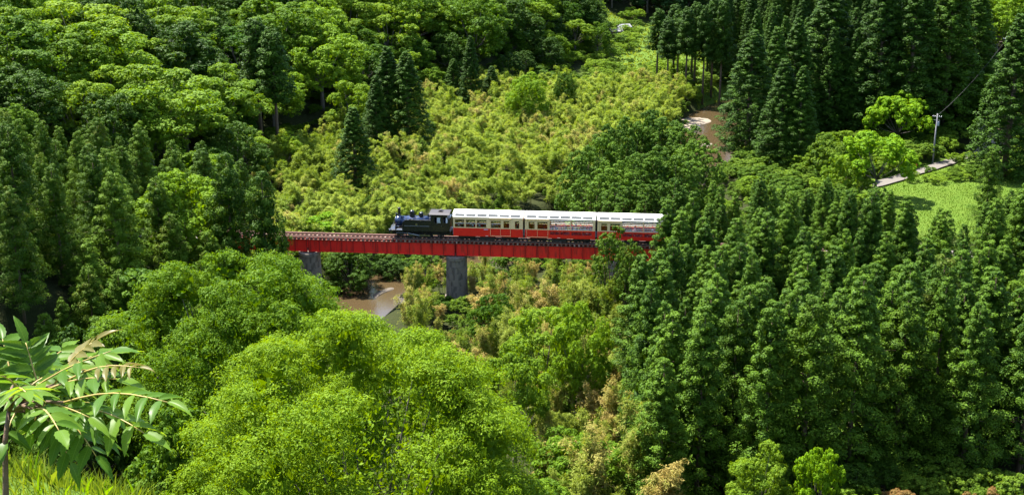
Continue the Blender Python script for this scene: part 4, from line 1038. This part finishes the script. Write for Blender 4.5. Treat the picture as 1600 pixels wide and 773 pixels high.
for px, py, Y, h_ in [(985, 598, 108, 0), (930, 640, 104, 0), (1030, 680, 101, 0), (900, 680, 101, 0)]:
    ptip('bamboon', 'bamboo_clump', px, py, Y, 'tall brown tipped bamboo plume beside the dark plantation foot', None, cat='bamboo', group='tall bamboo plumes at the plantation foot', parts=('culms', 'leaves'))
for px, py, Y in [(1410, 745, 98), (1530, 742, 98)]:
    X, _, z = spot(px, Y); zt = tip(px, py, Y)[2]
    t = bush(990, 3, 2, 9, 20, 50, 'rust_leaf', .15, .08); T['rust'] = [t]
    plant('rust', 'shrub', X, Y, min(2.6, max(2., zt-z)), 'rusty brown leaved shrub at the bottom right edge', 'shrub', 'rusty shrubs at the bottom right')

for px, py in [(640, 488), (652, 505), (668, 492), (690, 508), (660, 520), (684, 522), (640, 512), (725, 512), (745, 500)]:
    X, Y = gp(px, py); plant('bamboon', 'bamboo_clump', X, Y - 1.5, rnd.uniform(2.6, 3.8), 'low yellow bamboo on the river bank beside the tall pier foot', 'bamboo', 'low bamboo by the tall pier foot', wk=1.3, parts=('culms', 'leaves'))
for px, py in [(1452, 282), (1470, 279), (1488, 277), (1506, 272), (1522, 266), (1462, 286), (1496, 283), (1515, 280), (1536, 262), (1590, 268), (1576, 275)]:
    X, Y = gp(px, py); plant('pbush', 'low_shrub', X, Y, rnd.uniform(.9, 1.5), 'low green cover on the bank just below the road', 'shrub', 'low shrubs below the road', wk=1.9)
# --- hedge of shrubs round the meadow, river banks, hill foot
for X, Y in fill(lambda X, Y: (66 < X < 130 and 236 < Y < 268 or 40 < X < 66 and 214 < Y < 268) and rdist(X, Y) > 8 and free(X, Y, 2.6) and float(seg_dist(np.array([X]), np.array([Y]), RD)[0]) > 3.4, 40, 130, 212, 268, 4.2):
    px = pix(X, Y, tz(X, Y)+2)[0]
    if px > 1690 or px > 1420 and pix(X, Y, tz(X, Y))[1] > np.interp(px, [1420, 1480, 1540, 1600], [268, 252, 232, 215]): continue
    plant(rnd.choice(['bush', 'pbush', 'bush']), 'shrub', X, Y, rnd.uniform(1.8, 4.), 'mixed green shrub between the tall cedars and the meadow', 'shrub', 'shrubs round the meadow', wk=1.2)
for X, Y in fill(lambda X, Y: 6.9 < rdist(X, Y) < 13 and 176 < Y < 350 and free(X, Y, 2.5) and seen(X, Y, 4, 0), -45, 120, 176, 350, 5.):
    if bdist(X, Y) < 4 or 150 < Y < 184 and 555 < pix(X, Y, -11)[0] < 665: continue
    px, py = pix(X, Y, tz(X, Y)+1)
    if 1060 < px < 1118 and 178 < py < 240: continue
    plant('bush', 'shrub', X, Y, rnd.uniform(1.5, 3.), 'low shrub on the river bank', 'shrub', 'shrubs on the river banks', wk=1.3)
for X, Y in fill(lambda X, Y: 100 < Y < 460 and -4 < (np.interp(Y, FOOT_Y, FOOT_X)-X) < 4 and free(X, Y, 3) and seen(X, Y, 4, 0) and rdist(X, Y) > 9 and bdist(X, Y) > 4, -60, 60, 180, 455, 6.5):
    plant(rnd.choice(['bush', 'pbush']), 'shrub', X, Y, rnd.uniform(2, 4.5), 'green shrub at the foot of the wooded left hill', 'shrub', 'shrubs at the foot of the left hill', wk=1.3)
for X, Y in fill(lambda X, Y: 318 < Y < 456 and 0 < X < 75 and free(X, Y, 3) and rdist(X, Y) > 9 and seen(X, Y, 4, 0), 0, 75, 318, 456, 8.5):
    px = pix(X, Y, tz(X, Y))[0]
    if 948 < px < 1035 and Y > 360 or rnd.random() < .3: continue
    plant('pbush', 'shrub', X, Y, rnd.uniform(2, 4), 'small shrub at the edge of the distant fields', 'shrub', 'shrubs at the distant fields', wk=1.3)
# spur that ends the left hill
for px, py, Y, k in [(800, 18, 395, 'broad'), (845, 2, 405, 'broad'), (890, 8, 398, 'broad'), (925, -2, 402, 'broadd'), (870, 40, 385, 'broad'), (920, 40, 388, 'broadd'), (820, 62, 372, 'broad'), (930, 46, 390, 'broadd'), (900, 72, 376, 'broadd')]:
    X, _, zt = tip(px, py, Y); plant(k, 'hill_tree', X, Y, min(20, max(9, zt-tz(X, Y))), 'rounded tree on the spur that ends the left hill before the distant fields', group='trees on the spur by the distant fields', wk=1.05)

# --- shaded trees filling the dip below the spreading trees and at the plantation foot
for px, Y in [(250, 90), (420, 92), (520, 90), (640, 94), (740, 96), (850, 98), (880, 92), (160, 92), (60, 96), (900, 108), (330, 84), (600, 86), (650, 82), (690, 85), (560, 81)]:
    X, Y, z = spot(px, Y); plant(rnd.choice(['broadd', 'broad']), 'understory_tree', X, Y, rnd.uniform(7, 9.5), 'shaded green tree in the dip under the spreading trees', group='shaded trees in the dip', wk=1.1)
for px, Y in [(1010, 99), (1075, 101), (1130, 103), (1225, 103), (1330, 101), (1380, 103), (1440, 101), (1500, 103), (1570, 101), (1620, 102), (1160, 104), (1300, 104), (1460, 104), (960, 98)]:
    X, Y, z = spot(px, Y); plant(rnd.choice(['broadd', 'bush', 'broadd']), 'understory_tree', X, Y, rnd.uniform(2.2, 4), 'dark leafy bush in the shade at the foot of the plantation', 'shrub', 'shaded bushes at the plantation foot', wk=1.1)

# --- undergrowth (nobody could count it)
def undergrowth():
    t = T['bush'][0]; P = []
    cand = []
    for X, Y in fill(lambda X, Y: rdist(X, Y) > 7.8 and seen(X, Y, 2, 0) and (bdist(X, Y) > 2.5 or -35 < rails(X, Y) < 37) and float(seg_dist(np.array([X]), np.array([Y]), RD)[0]) > 2.2, -110, 130, 40, 460, 4.0, .5):
        if 150 < Y < 182 and 560 < pix(X, Y, -11)[0] < 632: continue
        if 60 < X < 100 and 196 < Y < 236: continue
        if 368 < Y and 25 < X < 62: continue
        cand.append((X, Y, rnd.uniform(1.0, 2.6)))
    return instanced('undergrowth', [(X, Y, h/3) for X, Y, h in cand], crowns('bush') + crowns('pbush')[:1])
undergrowth()

# --- grass: the meadows and the slope at the photographer's feet
def grass(name, pts, hgt, wd, m):
    P = np.array(pts); n = len(P); Z = terrain(P[:, 0], P[:, 1]); a = rng.uniform(0, 6.28, n); h = hgt*rng.uniform(.5, 1.4, n); ln = rng.normal(size=(n, 2))*.35*h[:, None]
    b = np.stack([P[:, 0], P[:, 1], Z-.02], 1); s = np.stack([np.cos(a), np.sin(a), 0*a], 1)*wd
    mid = b + np.concatenate([ln*.35, (h*.6)[:, None]], 1); top = b + np.concatenate([ln, h[:, None]], 1)
    V = np.stack([b-s, b+s, mid+s*.8, top, mid-s*.8], 1).reshape(-1, 3)
    F = np.arange(len(V)).reshape(-1, 5)
    return tag(link(name, npmesh(name, V, F, M[m], False, {'clump': np.repeat(rng.random(n), 5)})), kind='stuff')
grass('meadow_grass', [(rnd.uniform(58, 112), rnd.uniform(200, 246)) for _ in range(26000)], .22, .05, 'under')
grass('field_grass', [(rnd.uniform(22, 64), rnd.uniform(322, 456)) for _ in range(5000)], .5, .25, 'grass')
grass('slope_grass', [(rnd.uniform(-5.2, -.2), rnd.uniform(4.5, 9.5)) for _ in range(16000)], .17, .0045, 'grass')
grass('slope_weeds', [(rnd.uniform(-5.2, -.8), rnd.uniform(5.5, 10.5)) for _ in range(1200)], .16, .010, 'bright')

# ------------------------------------------------------------------ small built things
def pole(X, Y, h, label):
    z = tz(X, Y); e = empty('utility_pole', (X, Y, z), R(-25), label, 'utility pole', 'utility poles by the meadow')
    MB().tube([(0, 0, -1), (0, 0, h)], [.19, .12], 12).build('shaft', M['pole'], e, True)
    a = MB().box(-.9, .9, -.05, .05, h-.65, h-.55).box(-.6, .6, -.05, .05, h-1.35, h-1.27).build('crossarm', M['pole'], e)
    im = MB().lathe([(.03, 0), (.07, .03), (.05, .08), (.07, .12), (.03, .16)], n=10).mesh('insulator', M['white'])
    for x in (-.8, -.4, .4, .8): link('insulator', im, a, (x, 0, h-.55))
    MB().lathe([(.20, 0), (.22, .05), (.22, .75), (.15, .82)], (.32, 0, h-2.4), 14).build('transformer', M['grey'], e)
    return Vector((X, Y, z+h-.4))
X, Y = gp(1457, 256); a = pole(X, Y, 10.2, 'grey concrete utility pole beside the narrow road in the meadow')
X2, Y2, z2 = spot(1562, 275); b = pole(X2, Y2, 14.5, 'utility pole partly hidden behind the cedars at the upper right')
for i, o in enumerate((-.7, .7)):
    p = [a.lerp(b, t) + Vector((o*.4, o*.8, -4*t*(1-t)*1.1)) for t in [k/12 for k in range(13)]]
    tag(MB().tube(p, .022, 5).build('power_line', M['dark']), ('nearer' if i else 'farther') + ' of two thin dark power lines running right from the pole', 'power line', 'power lines behind the meadow')
X, Y = gp(1431, 266); z = tz(X, Y)
mk = empty('marker_post', (X, Y, z), 0, 'short orange marker post at the near end of the road', 'marker post')
MB().box(-.12, .12, -.12, .12, -.3, 1.25).build('post', M['orange'], mk); MB().add([(-.13, -.13, 1.252), (.13, -.13, 1.252), (.13, .13, 1.252), (-.13, .13, 1.252), (0, 0, 1.36)], [(0, 1, 4), (1, 2, 4), (2, 3, 4), (3, 0, 4), (0, 1, 2, 3)]).build('cap', M['orange'], mk)
def shed(px, Y, wd, dp, h, label, rz):
    X, Y, z = spot(px, Y); e = empty('field_shed', (X, Y, z), rz, label, 'shed')
    wb = MB().box(-wd/2, wd/2, -dp/2, dp/2, -.5, h); wl = wb.build('wall', M['shedwall'], e)
    MB().prism([(-dp/2-.4, h-.05), (0, h+.8), (dp/2+.4, h-.05), (dp/2+.4, h+.05), (0, h+.92), (-dp/2-.4, h+.05)], -wd/2-.4, wd/2+.4).build('roof', M['shedroof'], e)
    MB().box(-.5, .5, -dp/2-.04, -dp/2-.003, 0, 1.8).build('door', M['grey'], e); MB().box(wd/2-1.3, wd/2-.5, -dp/2-.03, -dp/2-.003, 1.0, 1.7).build('window', M['dark'], e)
shed(973, 424, 4.2, 3.2, 2.0, 'small shed with pale sheet roof at the edge of the distant field', R(20))
shed(962, 412, 3.4, 2.6, 1.9, 'second small shed beside the pale roofed one, half hidden by trees', R(12))

# ------------------------------------------------------------------ sapling in the foreground
def leaf_mesh(name, col, fold, curl, wid):
    """serrated pinnate leaflet, 1 long along +x, folded on the midrib and curling down"""
    n = 11; V = []; F = []
    for i in range(n+1):
        t = i/n; wv = wid*(math.sin(math.pi*min(1, t**.72))**.85)*(1-.25*t) + .004
        z = -curl*t*t; tooth = 1 + (.10 if i % 2 else -.05)*(0 < i < n)
        V += [(t, -wv*tooth, z + fold*wv - .02*math.sin(6*t)), (t, -wv*.5, z + fold*wv*.42), (t, 0, z), (t, wv*.5, z + fold*wv*.42), (t, wv*tooth, z + fold*wv + .02*math.sin(5*t))]
    for i in range(n):
        for j in range(4): F.append((i*5+j, i*5+j+1, i*5+j+6, i*5+j+5))
    me = bpy.data.meshes.new(name); me.from_pydata(V, [], F); me.materials.append(col); me.polygons.foreach_set('use_smooth', [True]*len(F)); return me
def saplingmat(name, col, back, vein, trans):
    m = bpy.data.materials.new(name); m.use_nodes = True; n = m.node_tree; L = n.links.new; p = n.nodes['Principled BSDF']; out = n.nodes['Material Output']
    p.inputs['Roughness'].default_value = .38; p.inputs['Specular IOR Level'].default_value = .14
    tc = n.nodes.new('ShaderNodeTexCoord'); sp = n.nodes.new('ShaderNodeSeparateXYZ'); L(tc.outputs['Object'], sp.inputs[0])
    def mth(op, a, b=0.):
        q = n.nodes.new('ShaderNodeMath'); q.operation = op
        for i, x in enumerate((a, b)):
            if isinstance(x, (int, float)): q.inputs[i].default_value = x
            else: L(x, q.inputs[i])
        return q.outputs[0]
    ay = mth('ABSOLUTE', sp.outputs[1]); ph = mth('SUBTRACT', sp.outputs[0], mth('MULTIPLY', ay, .7))
    vv = mth('LESS_THAN', mth('FRACT', mth('MULTIPLY', ph, 11.)), .13); mid = mth('LESS_THAN', ay, .012); f = mth('MAXIMUM', mth('MULTIPLY', vv, .55), mid)
    oi = n.nodes.new('ShaderNodeObjectInfo'); hv = n.nodes.new('ShaderNodeHueSaturation'); hv.inputs['Color'].default_value = list(col)+[1]
    L(mth('ADD', mth('MULTIPLY', oi.outputs['Random'], .5), .75), hv.inputs['Value'])
    mx = n.nodes.new('ShaderNodeMix'); mx.data_type = 'RGBA'; L(f, mx.inputs[0]); L(hv.outputs[0], mx.inputs[6]); mx.inputs[7].default_value = list(vein)+[1]
    g = n.nodes.new('ShaderNodeNewGeometry'); m2 = n.nodes.new('ShaderNodeMix'); m2.data_type = 'RGBA'; L(g.outputs['Backfacing'], m2.inputs[0]); L(mx.outputs[2], m2.inputs[6]); m2.inputs[7].default_value = list(back)+[1]
    L(m2.outputs[2], p.inputs['Base Color']); tr = n.nodes.new('ShaderNodeBsdfTranslucent'); q = n.nodes.new('ShaderNodeHueSaturation'); q.inputs['Hue'].default_value = .47; q.inputs['Value'].default_value = 1.35; L(mx.outputs[2], q.inputs['Color']); L(q.outputs[0], tr.inputs[0])
    ms = n.nodes.new('ShaderNodeMixShader'); ms.inputs[0].default_value = trans; L(p.outputs[0], ms.inputs[1]); L(tr.outputs[0], ms.inputs[2]); L(ms.outputs[0], out.inputs['Surface']); return m
LM = [saplingmat('sapling_leaf', (.046, .130, .004), (.06, .13, .012), (.11, .20, .025), .45), saplingmat('young_sapling_leaf', (.105, .205, .005), (.11, .20, .02), (.17, .26, .035), .55), saplingmat('copper_sapling_leaf', (.115, .100, .018), (.12, .11, .025), (.18, .15, .04), .35)]
LV = [[leaf_mesh('leaf', m, fo, cu, wi) for fo, cu, wi in ((.30, .10, .19), (.55, .22, .17), (.15, .30, .20))] for m in LM]
TWIG = mat('sapling_bark', (.10, .060, .035), .8, var=.3, scale=30, bump=.3); STALK = mat('leaf_stalk', (.30, .22, .06), .5, var=.2)
def sapling():
    b0 = at(10, 800, 5.0); e = empty('sapling', (b0.x, b0.y, tz(b0.x, b0.y)), 0, 'leafy sapling with large pinnate leaves and copper tips in the bottom left corner', 'sapling')
    o = e.location; cnt = [0]
    tips = [at(8, 690, 5.0), at(14, 640, 5.0), at(60, 600, 5.05), at(90, 615, 4.9)]
    MB().tube([(0, 0, -.1), tuple(at(9, 775, 5.0)-o), tuple(tips[0]-o), tuple(tips[1]-o)], [.016, .012, .010, .008], 10).build('stem', TWIG, e, True)
    hub = tips[1]
    def twig(p, q, r0=.008): MB().tube([tuple(p-o), tuple((p+q)/2 + Vector((0, 0, .02)) - o), tuple(q-o)], [r0, r0*.8, r0*.6], 6).build('twig', TWIG, e, True)
    def frond(p0, p1, n, L0, ci, sag=.04, term=True, droop=.35, first=.25):
        p0 = at(*p0); p1 = at(*p1); d = p1-p0; ln = d.length; pts = [p0 + d*t + Vector((0, 0, sag*math.sin(math.pi*t)*1.2)) for t in [k/6 for k in range(7)]]
        MB().tube([tuple(p-o) for p in pts], [.0045, .004, .004, .0035, .003, .0025, .002], 5).build('leaf_stalk', STALK, e, True)
        f = d.normalized(); side = f.cross(Vector((0, 0, 1))).normalized(); up = side.cross(f).normalized()
        def put(t, dirv, L_, upv):
            i = min(5, int(t*6)); base = pts[i].lerp(pts[i+1], t*6-i)
            x = dirv.normalized(); y = upv.cross(x).normalized(); z = x.cross(y); m = Matrix((x, y, z)).transposed().to_4x4(); m = Matrix.Translation(base-o) @ m @ Matrix.Diagonal((L_, L_, L_, 1))
            q = link('leaf', rnd.choice(LV[ci if isinstance(ci, int) else rnd.choice(ci)]), e); q.matrix_basis = m; cnt[0] += 1
        for k in range(n):
            t = first + (1-first)*(k+.3)/n; s_ = L0*(.75 + .4*math.sin(math.pi*min(1, t*.9)))
            for sg in (-1, 1):
                dv = f*rnd.uniform(.35, .7) + side*sg + Vector((0, 0, -droop*rnd.uniform(.2, 1.5)))
                put(min(.98, t + rnd.uniform(-.02, .02)), dv, s_*rnd.uniform(.85, 1.15), up + Vector((rnd.uniform(-.4, .4), rnd.uniform(-.6, .2), .4)))
        if term: put(.999, f + Vector((0, 0, -.25)), L0*1.1, up)
    F_ = [((62, 610, 5.05), (40, 535, 5.05), 4, .15, 0, .0, True, .1, .25), ((85, 600, 5.0), (150, 532, 5.0), 3, .13, 2, .02, True, .25, .35),
          ((95, 600, 4.9), (218, 574, 4.75), 4, .085, 2, .03, True, .9, .45), ((80, 590, 5.1), (175, 552, 5.2), 3, .16, 1, .02, True, .3, .2),
          ((100, 628, 4.8), (262, 628, 4.5), 4, .145, [0, 0, 1], .03, True, .35, .4), ((95, 645, 4.9), (225, 676, 4.7), 3, .17, [0, 1], .04, True, .75, .3),
          ((70, 610, 4.9), (182, 592, 4.8), 3, .16, [0, 1], .02, True, .3, .3), ((40, 620, 4.7), (-8, 585, 4.4), 3, .14, 0, .02, True, .2, .1),
          ((20, 620, 4.6), (40, 612, 4.1), 3, .14, 1, .02, True, .7, .1), ((55, 640, 4.8), (92, 672, 4.4), 3, .16, [0, 1], .03, True, .6, .2),
          ((75, 650, 5.0), (150, 712, 4.9), 4, .15, 0, .05, True, .6, .2), ((60, 650, 5.1), (110, 722, 5.1), 4, .15, 0, .05, True, .7, .1),
          ((40, 640, 5.2), (8, 690, 5.0), 3, .15, 0, .04, True, .5, .1), ((90, 640, 5.2), (185, 650, 5.4), 4, .16, 0, .04, True, .5, .1),
          ((60, 600, 5.3), (100, 545, 5.5), 4, .17, [0, 1], .02, True, .3, .1), ((20, 600, 5.2), (4, 530, 5.3), 4, .16, 0, .01, True, .2, .1),
          ((10, 640, 5.0), (-20, 560, 5.0), 4, .16, 0, .01, True, .2, .1), ((50, 630, 5.3), (120, 600, 5.6), 4, .17, [0, 0, 1], .02, True, .4, .1),
          ((30, 640, 5.2), (60, 560, 5.4), 4, .16, [0, 1], .02, True, .3, .1), ((70, 660, 5.2), (170, 690, 5.4), 4, .15, 0, .04, True, .6, .1)]
    F_ += [((30+rnd.uniform(-20, 40), 625+rnd.uniform(-20, 20), 5.0), (rnd.uniform(-10, 175), rnd.uniform(545, 700), rnd.uniform(4.7, 5.5)), 3, .15, [0, 0, 1], .02, True, .4, .25) for _ in range(9)]
    for a in F_:
        a = list(a); a[2] += 1; a[3] *= .74; a[7] *= .55; twig(hub, at(*a[0])); frond(*a)
sapling()
# ------------------------------------------------------------------ say which one of its group each plant is
ORD = 'first second third fourth fifth sixth seventh eighth ninth tenth eleventh twelfth thirteenth fourteenth fifteenth sixteenth seventeenth eighteenth nineteenth twentieth'.split()
def nth(i): return ORD[i] if i < 20 else '%dth' % (i+1)
SHORT = {
 'front rows of the cedar plantation': ('slender cedar', 'of the shaded front of the plantation'),
 'left edge of the cedar plantation': ('slender cedar', 'of the plantation edge beside the bamboo'),
 'back rows of the cedar plantation': ('sunlit slender cedar', 'of the back part of the plantation'),
 'inner rows of the cedar plantation': ('puffy slender cedar', 'inside the plantation'),
 'cedars behind the railway at right': ('low cedar', 'behind the railway at right'),
 'evergreen mound behind the last carriage': ('rounded dark evergreen', 'of the mound behind the last carriage'),
 'conifers on the upper left slope': ('green conifer', 'on the upper left slope'),
 'shaggy cedars at the left edge': ('shaggy dark cedar', 'behind the foreground sapling'),
 'shaggy cedars above the spreading tree': ('shaggy dark cedar', 'above the rear spreading tree'),
 'dark broadleaf trees of the left hill': ('dark broadleaf tree', 'of the left hill'),
 'pale layered trees of the left hill': ('pale layered tree', 'of the left hill'),
 'green trees on the left part of the hill': ('leafy green tree', 'on the left part of the hill'),
 'green trees on the right part of the hill': ('leafy green tree', 'on the right part of the hill'),
 'dark cedars on the left hill': ('dark pointed cedar', 'among broadleaf trees of the left hill'),
 'distant wood behind the fields': ('dark haze-blue tree', 'of the distant wood'),
 'bare trunked cedars beyond the river': ('slim bare trunked cedar', 'of the stand beyond the river'),
 'broadleaf trees at the upper right': ('green broadleaf tree', 'at the upper right corner'),
 'cedar wood at the upper right': ('tall dark cedar', 'of the wood behind river and meadow'),
 'bamboo just behind the bridge': ('feathery bamboo clump', 'just behind the bridge'),
 'bamboo at the left side of the grove': ('feathery bamboo clump', 'at the left side of the grove'),
 'bamboo in the middle of the valley grove': ('feathery bamboo clump', 'in the middle of the valley grove'),
 'brown tipped bamboo at the bottom': ('brown tipped bamboo clump', 'left of the plantation foot'),
 'bamboo left of the tall pier': ('yellow bamboo clump', 'left of the tall pier'),
 'bamboo right of the tall pier': ('yellow brown bamboo clump', 'right of the tall pier'),
 'tall bamboo plumes at the plantation foot': ('tall bamboo plume', 'at the plantation foot'),
 'rusty shrubs at the bottom right': ('rusty brown shrub', 'at the bottom right edge'),
 'low bamboo by the tall pier foot': ('low yellow bamboo', 'beside the tall pier foot'),
 'low shrubs below the road': ('low green shrub', 'on the bank just below the road'),
 'shrubs round the meadow': ('mixed green shrub', 'between tall cedars and meadow'),
 'shrubs on the river banks': ('low shrub', 'on the river bank'),
 'shrubs at the foot of the left hill': ('green shrub', 'at the foot of the left hill'),
 'shrubs at the distant fields': ('small shrub', 'at the edge of the distant fields'),
 'trees on the spur by the distant fields': ('rounded tree', 'on the spur before the distant fields'),
 'shaded trees in the dip': ('shaded green tree', 'in the dip under the spreading trees'),
 'shaded bushes at the plantation foot': ('dark leafy bush', 'at the plantation foot'),
}
for g, items in GROUPED.items():
    kind, place = SHORT.get(g, (None, None))
    if not kind: continue
    items.sort(key=lambda q: q[2]); ys = [q[2] for q in items]; nrow = max(1, round(len(items)/9)); per_ = math.ceil(len(items)/nrow)
    for r0 in range(0, len(items), per_):
        row = sorted(items[r0:r0+per_], key=lambda q: pix(q[1], q[2], tz(q[1], q[2]))[0]); k = r0//per_
        for i, q in enumerate(row):
            which = 'leftmost' if i == 0 else 'rightmost' if i == len(row)-1 else nth(i) + ' from left'
            q[0]['label'] = '%s, %s%s, %s' % (kind, which, (', nearest row' if k == 0 else ', %s row' % nth(k)) if nrow > 1 else '', place) if len(row) > 1 else '%s %s' % (kind, place)
            q[0]['label'] = ' '.join(q[0]['label'].split())
if False: print('placed', len(PLACED), 'bamboo', len(pts), 'tris', sum(len(m.polygons)*(2 if len(m.polygons) and m.polygons[0].loop_total == 4 else 1) for m in bpy.data.meshes))
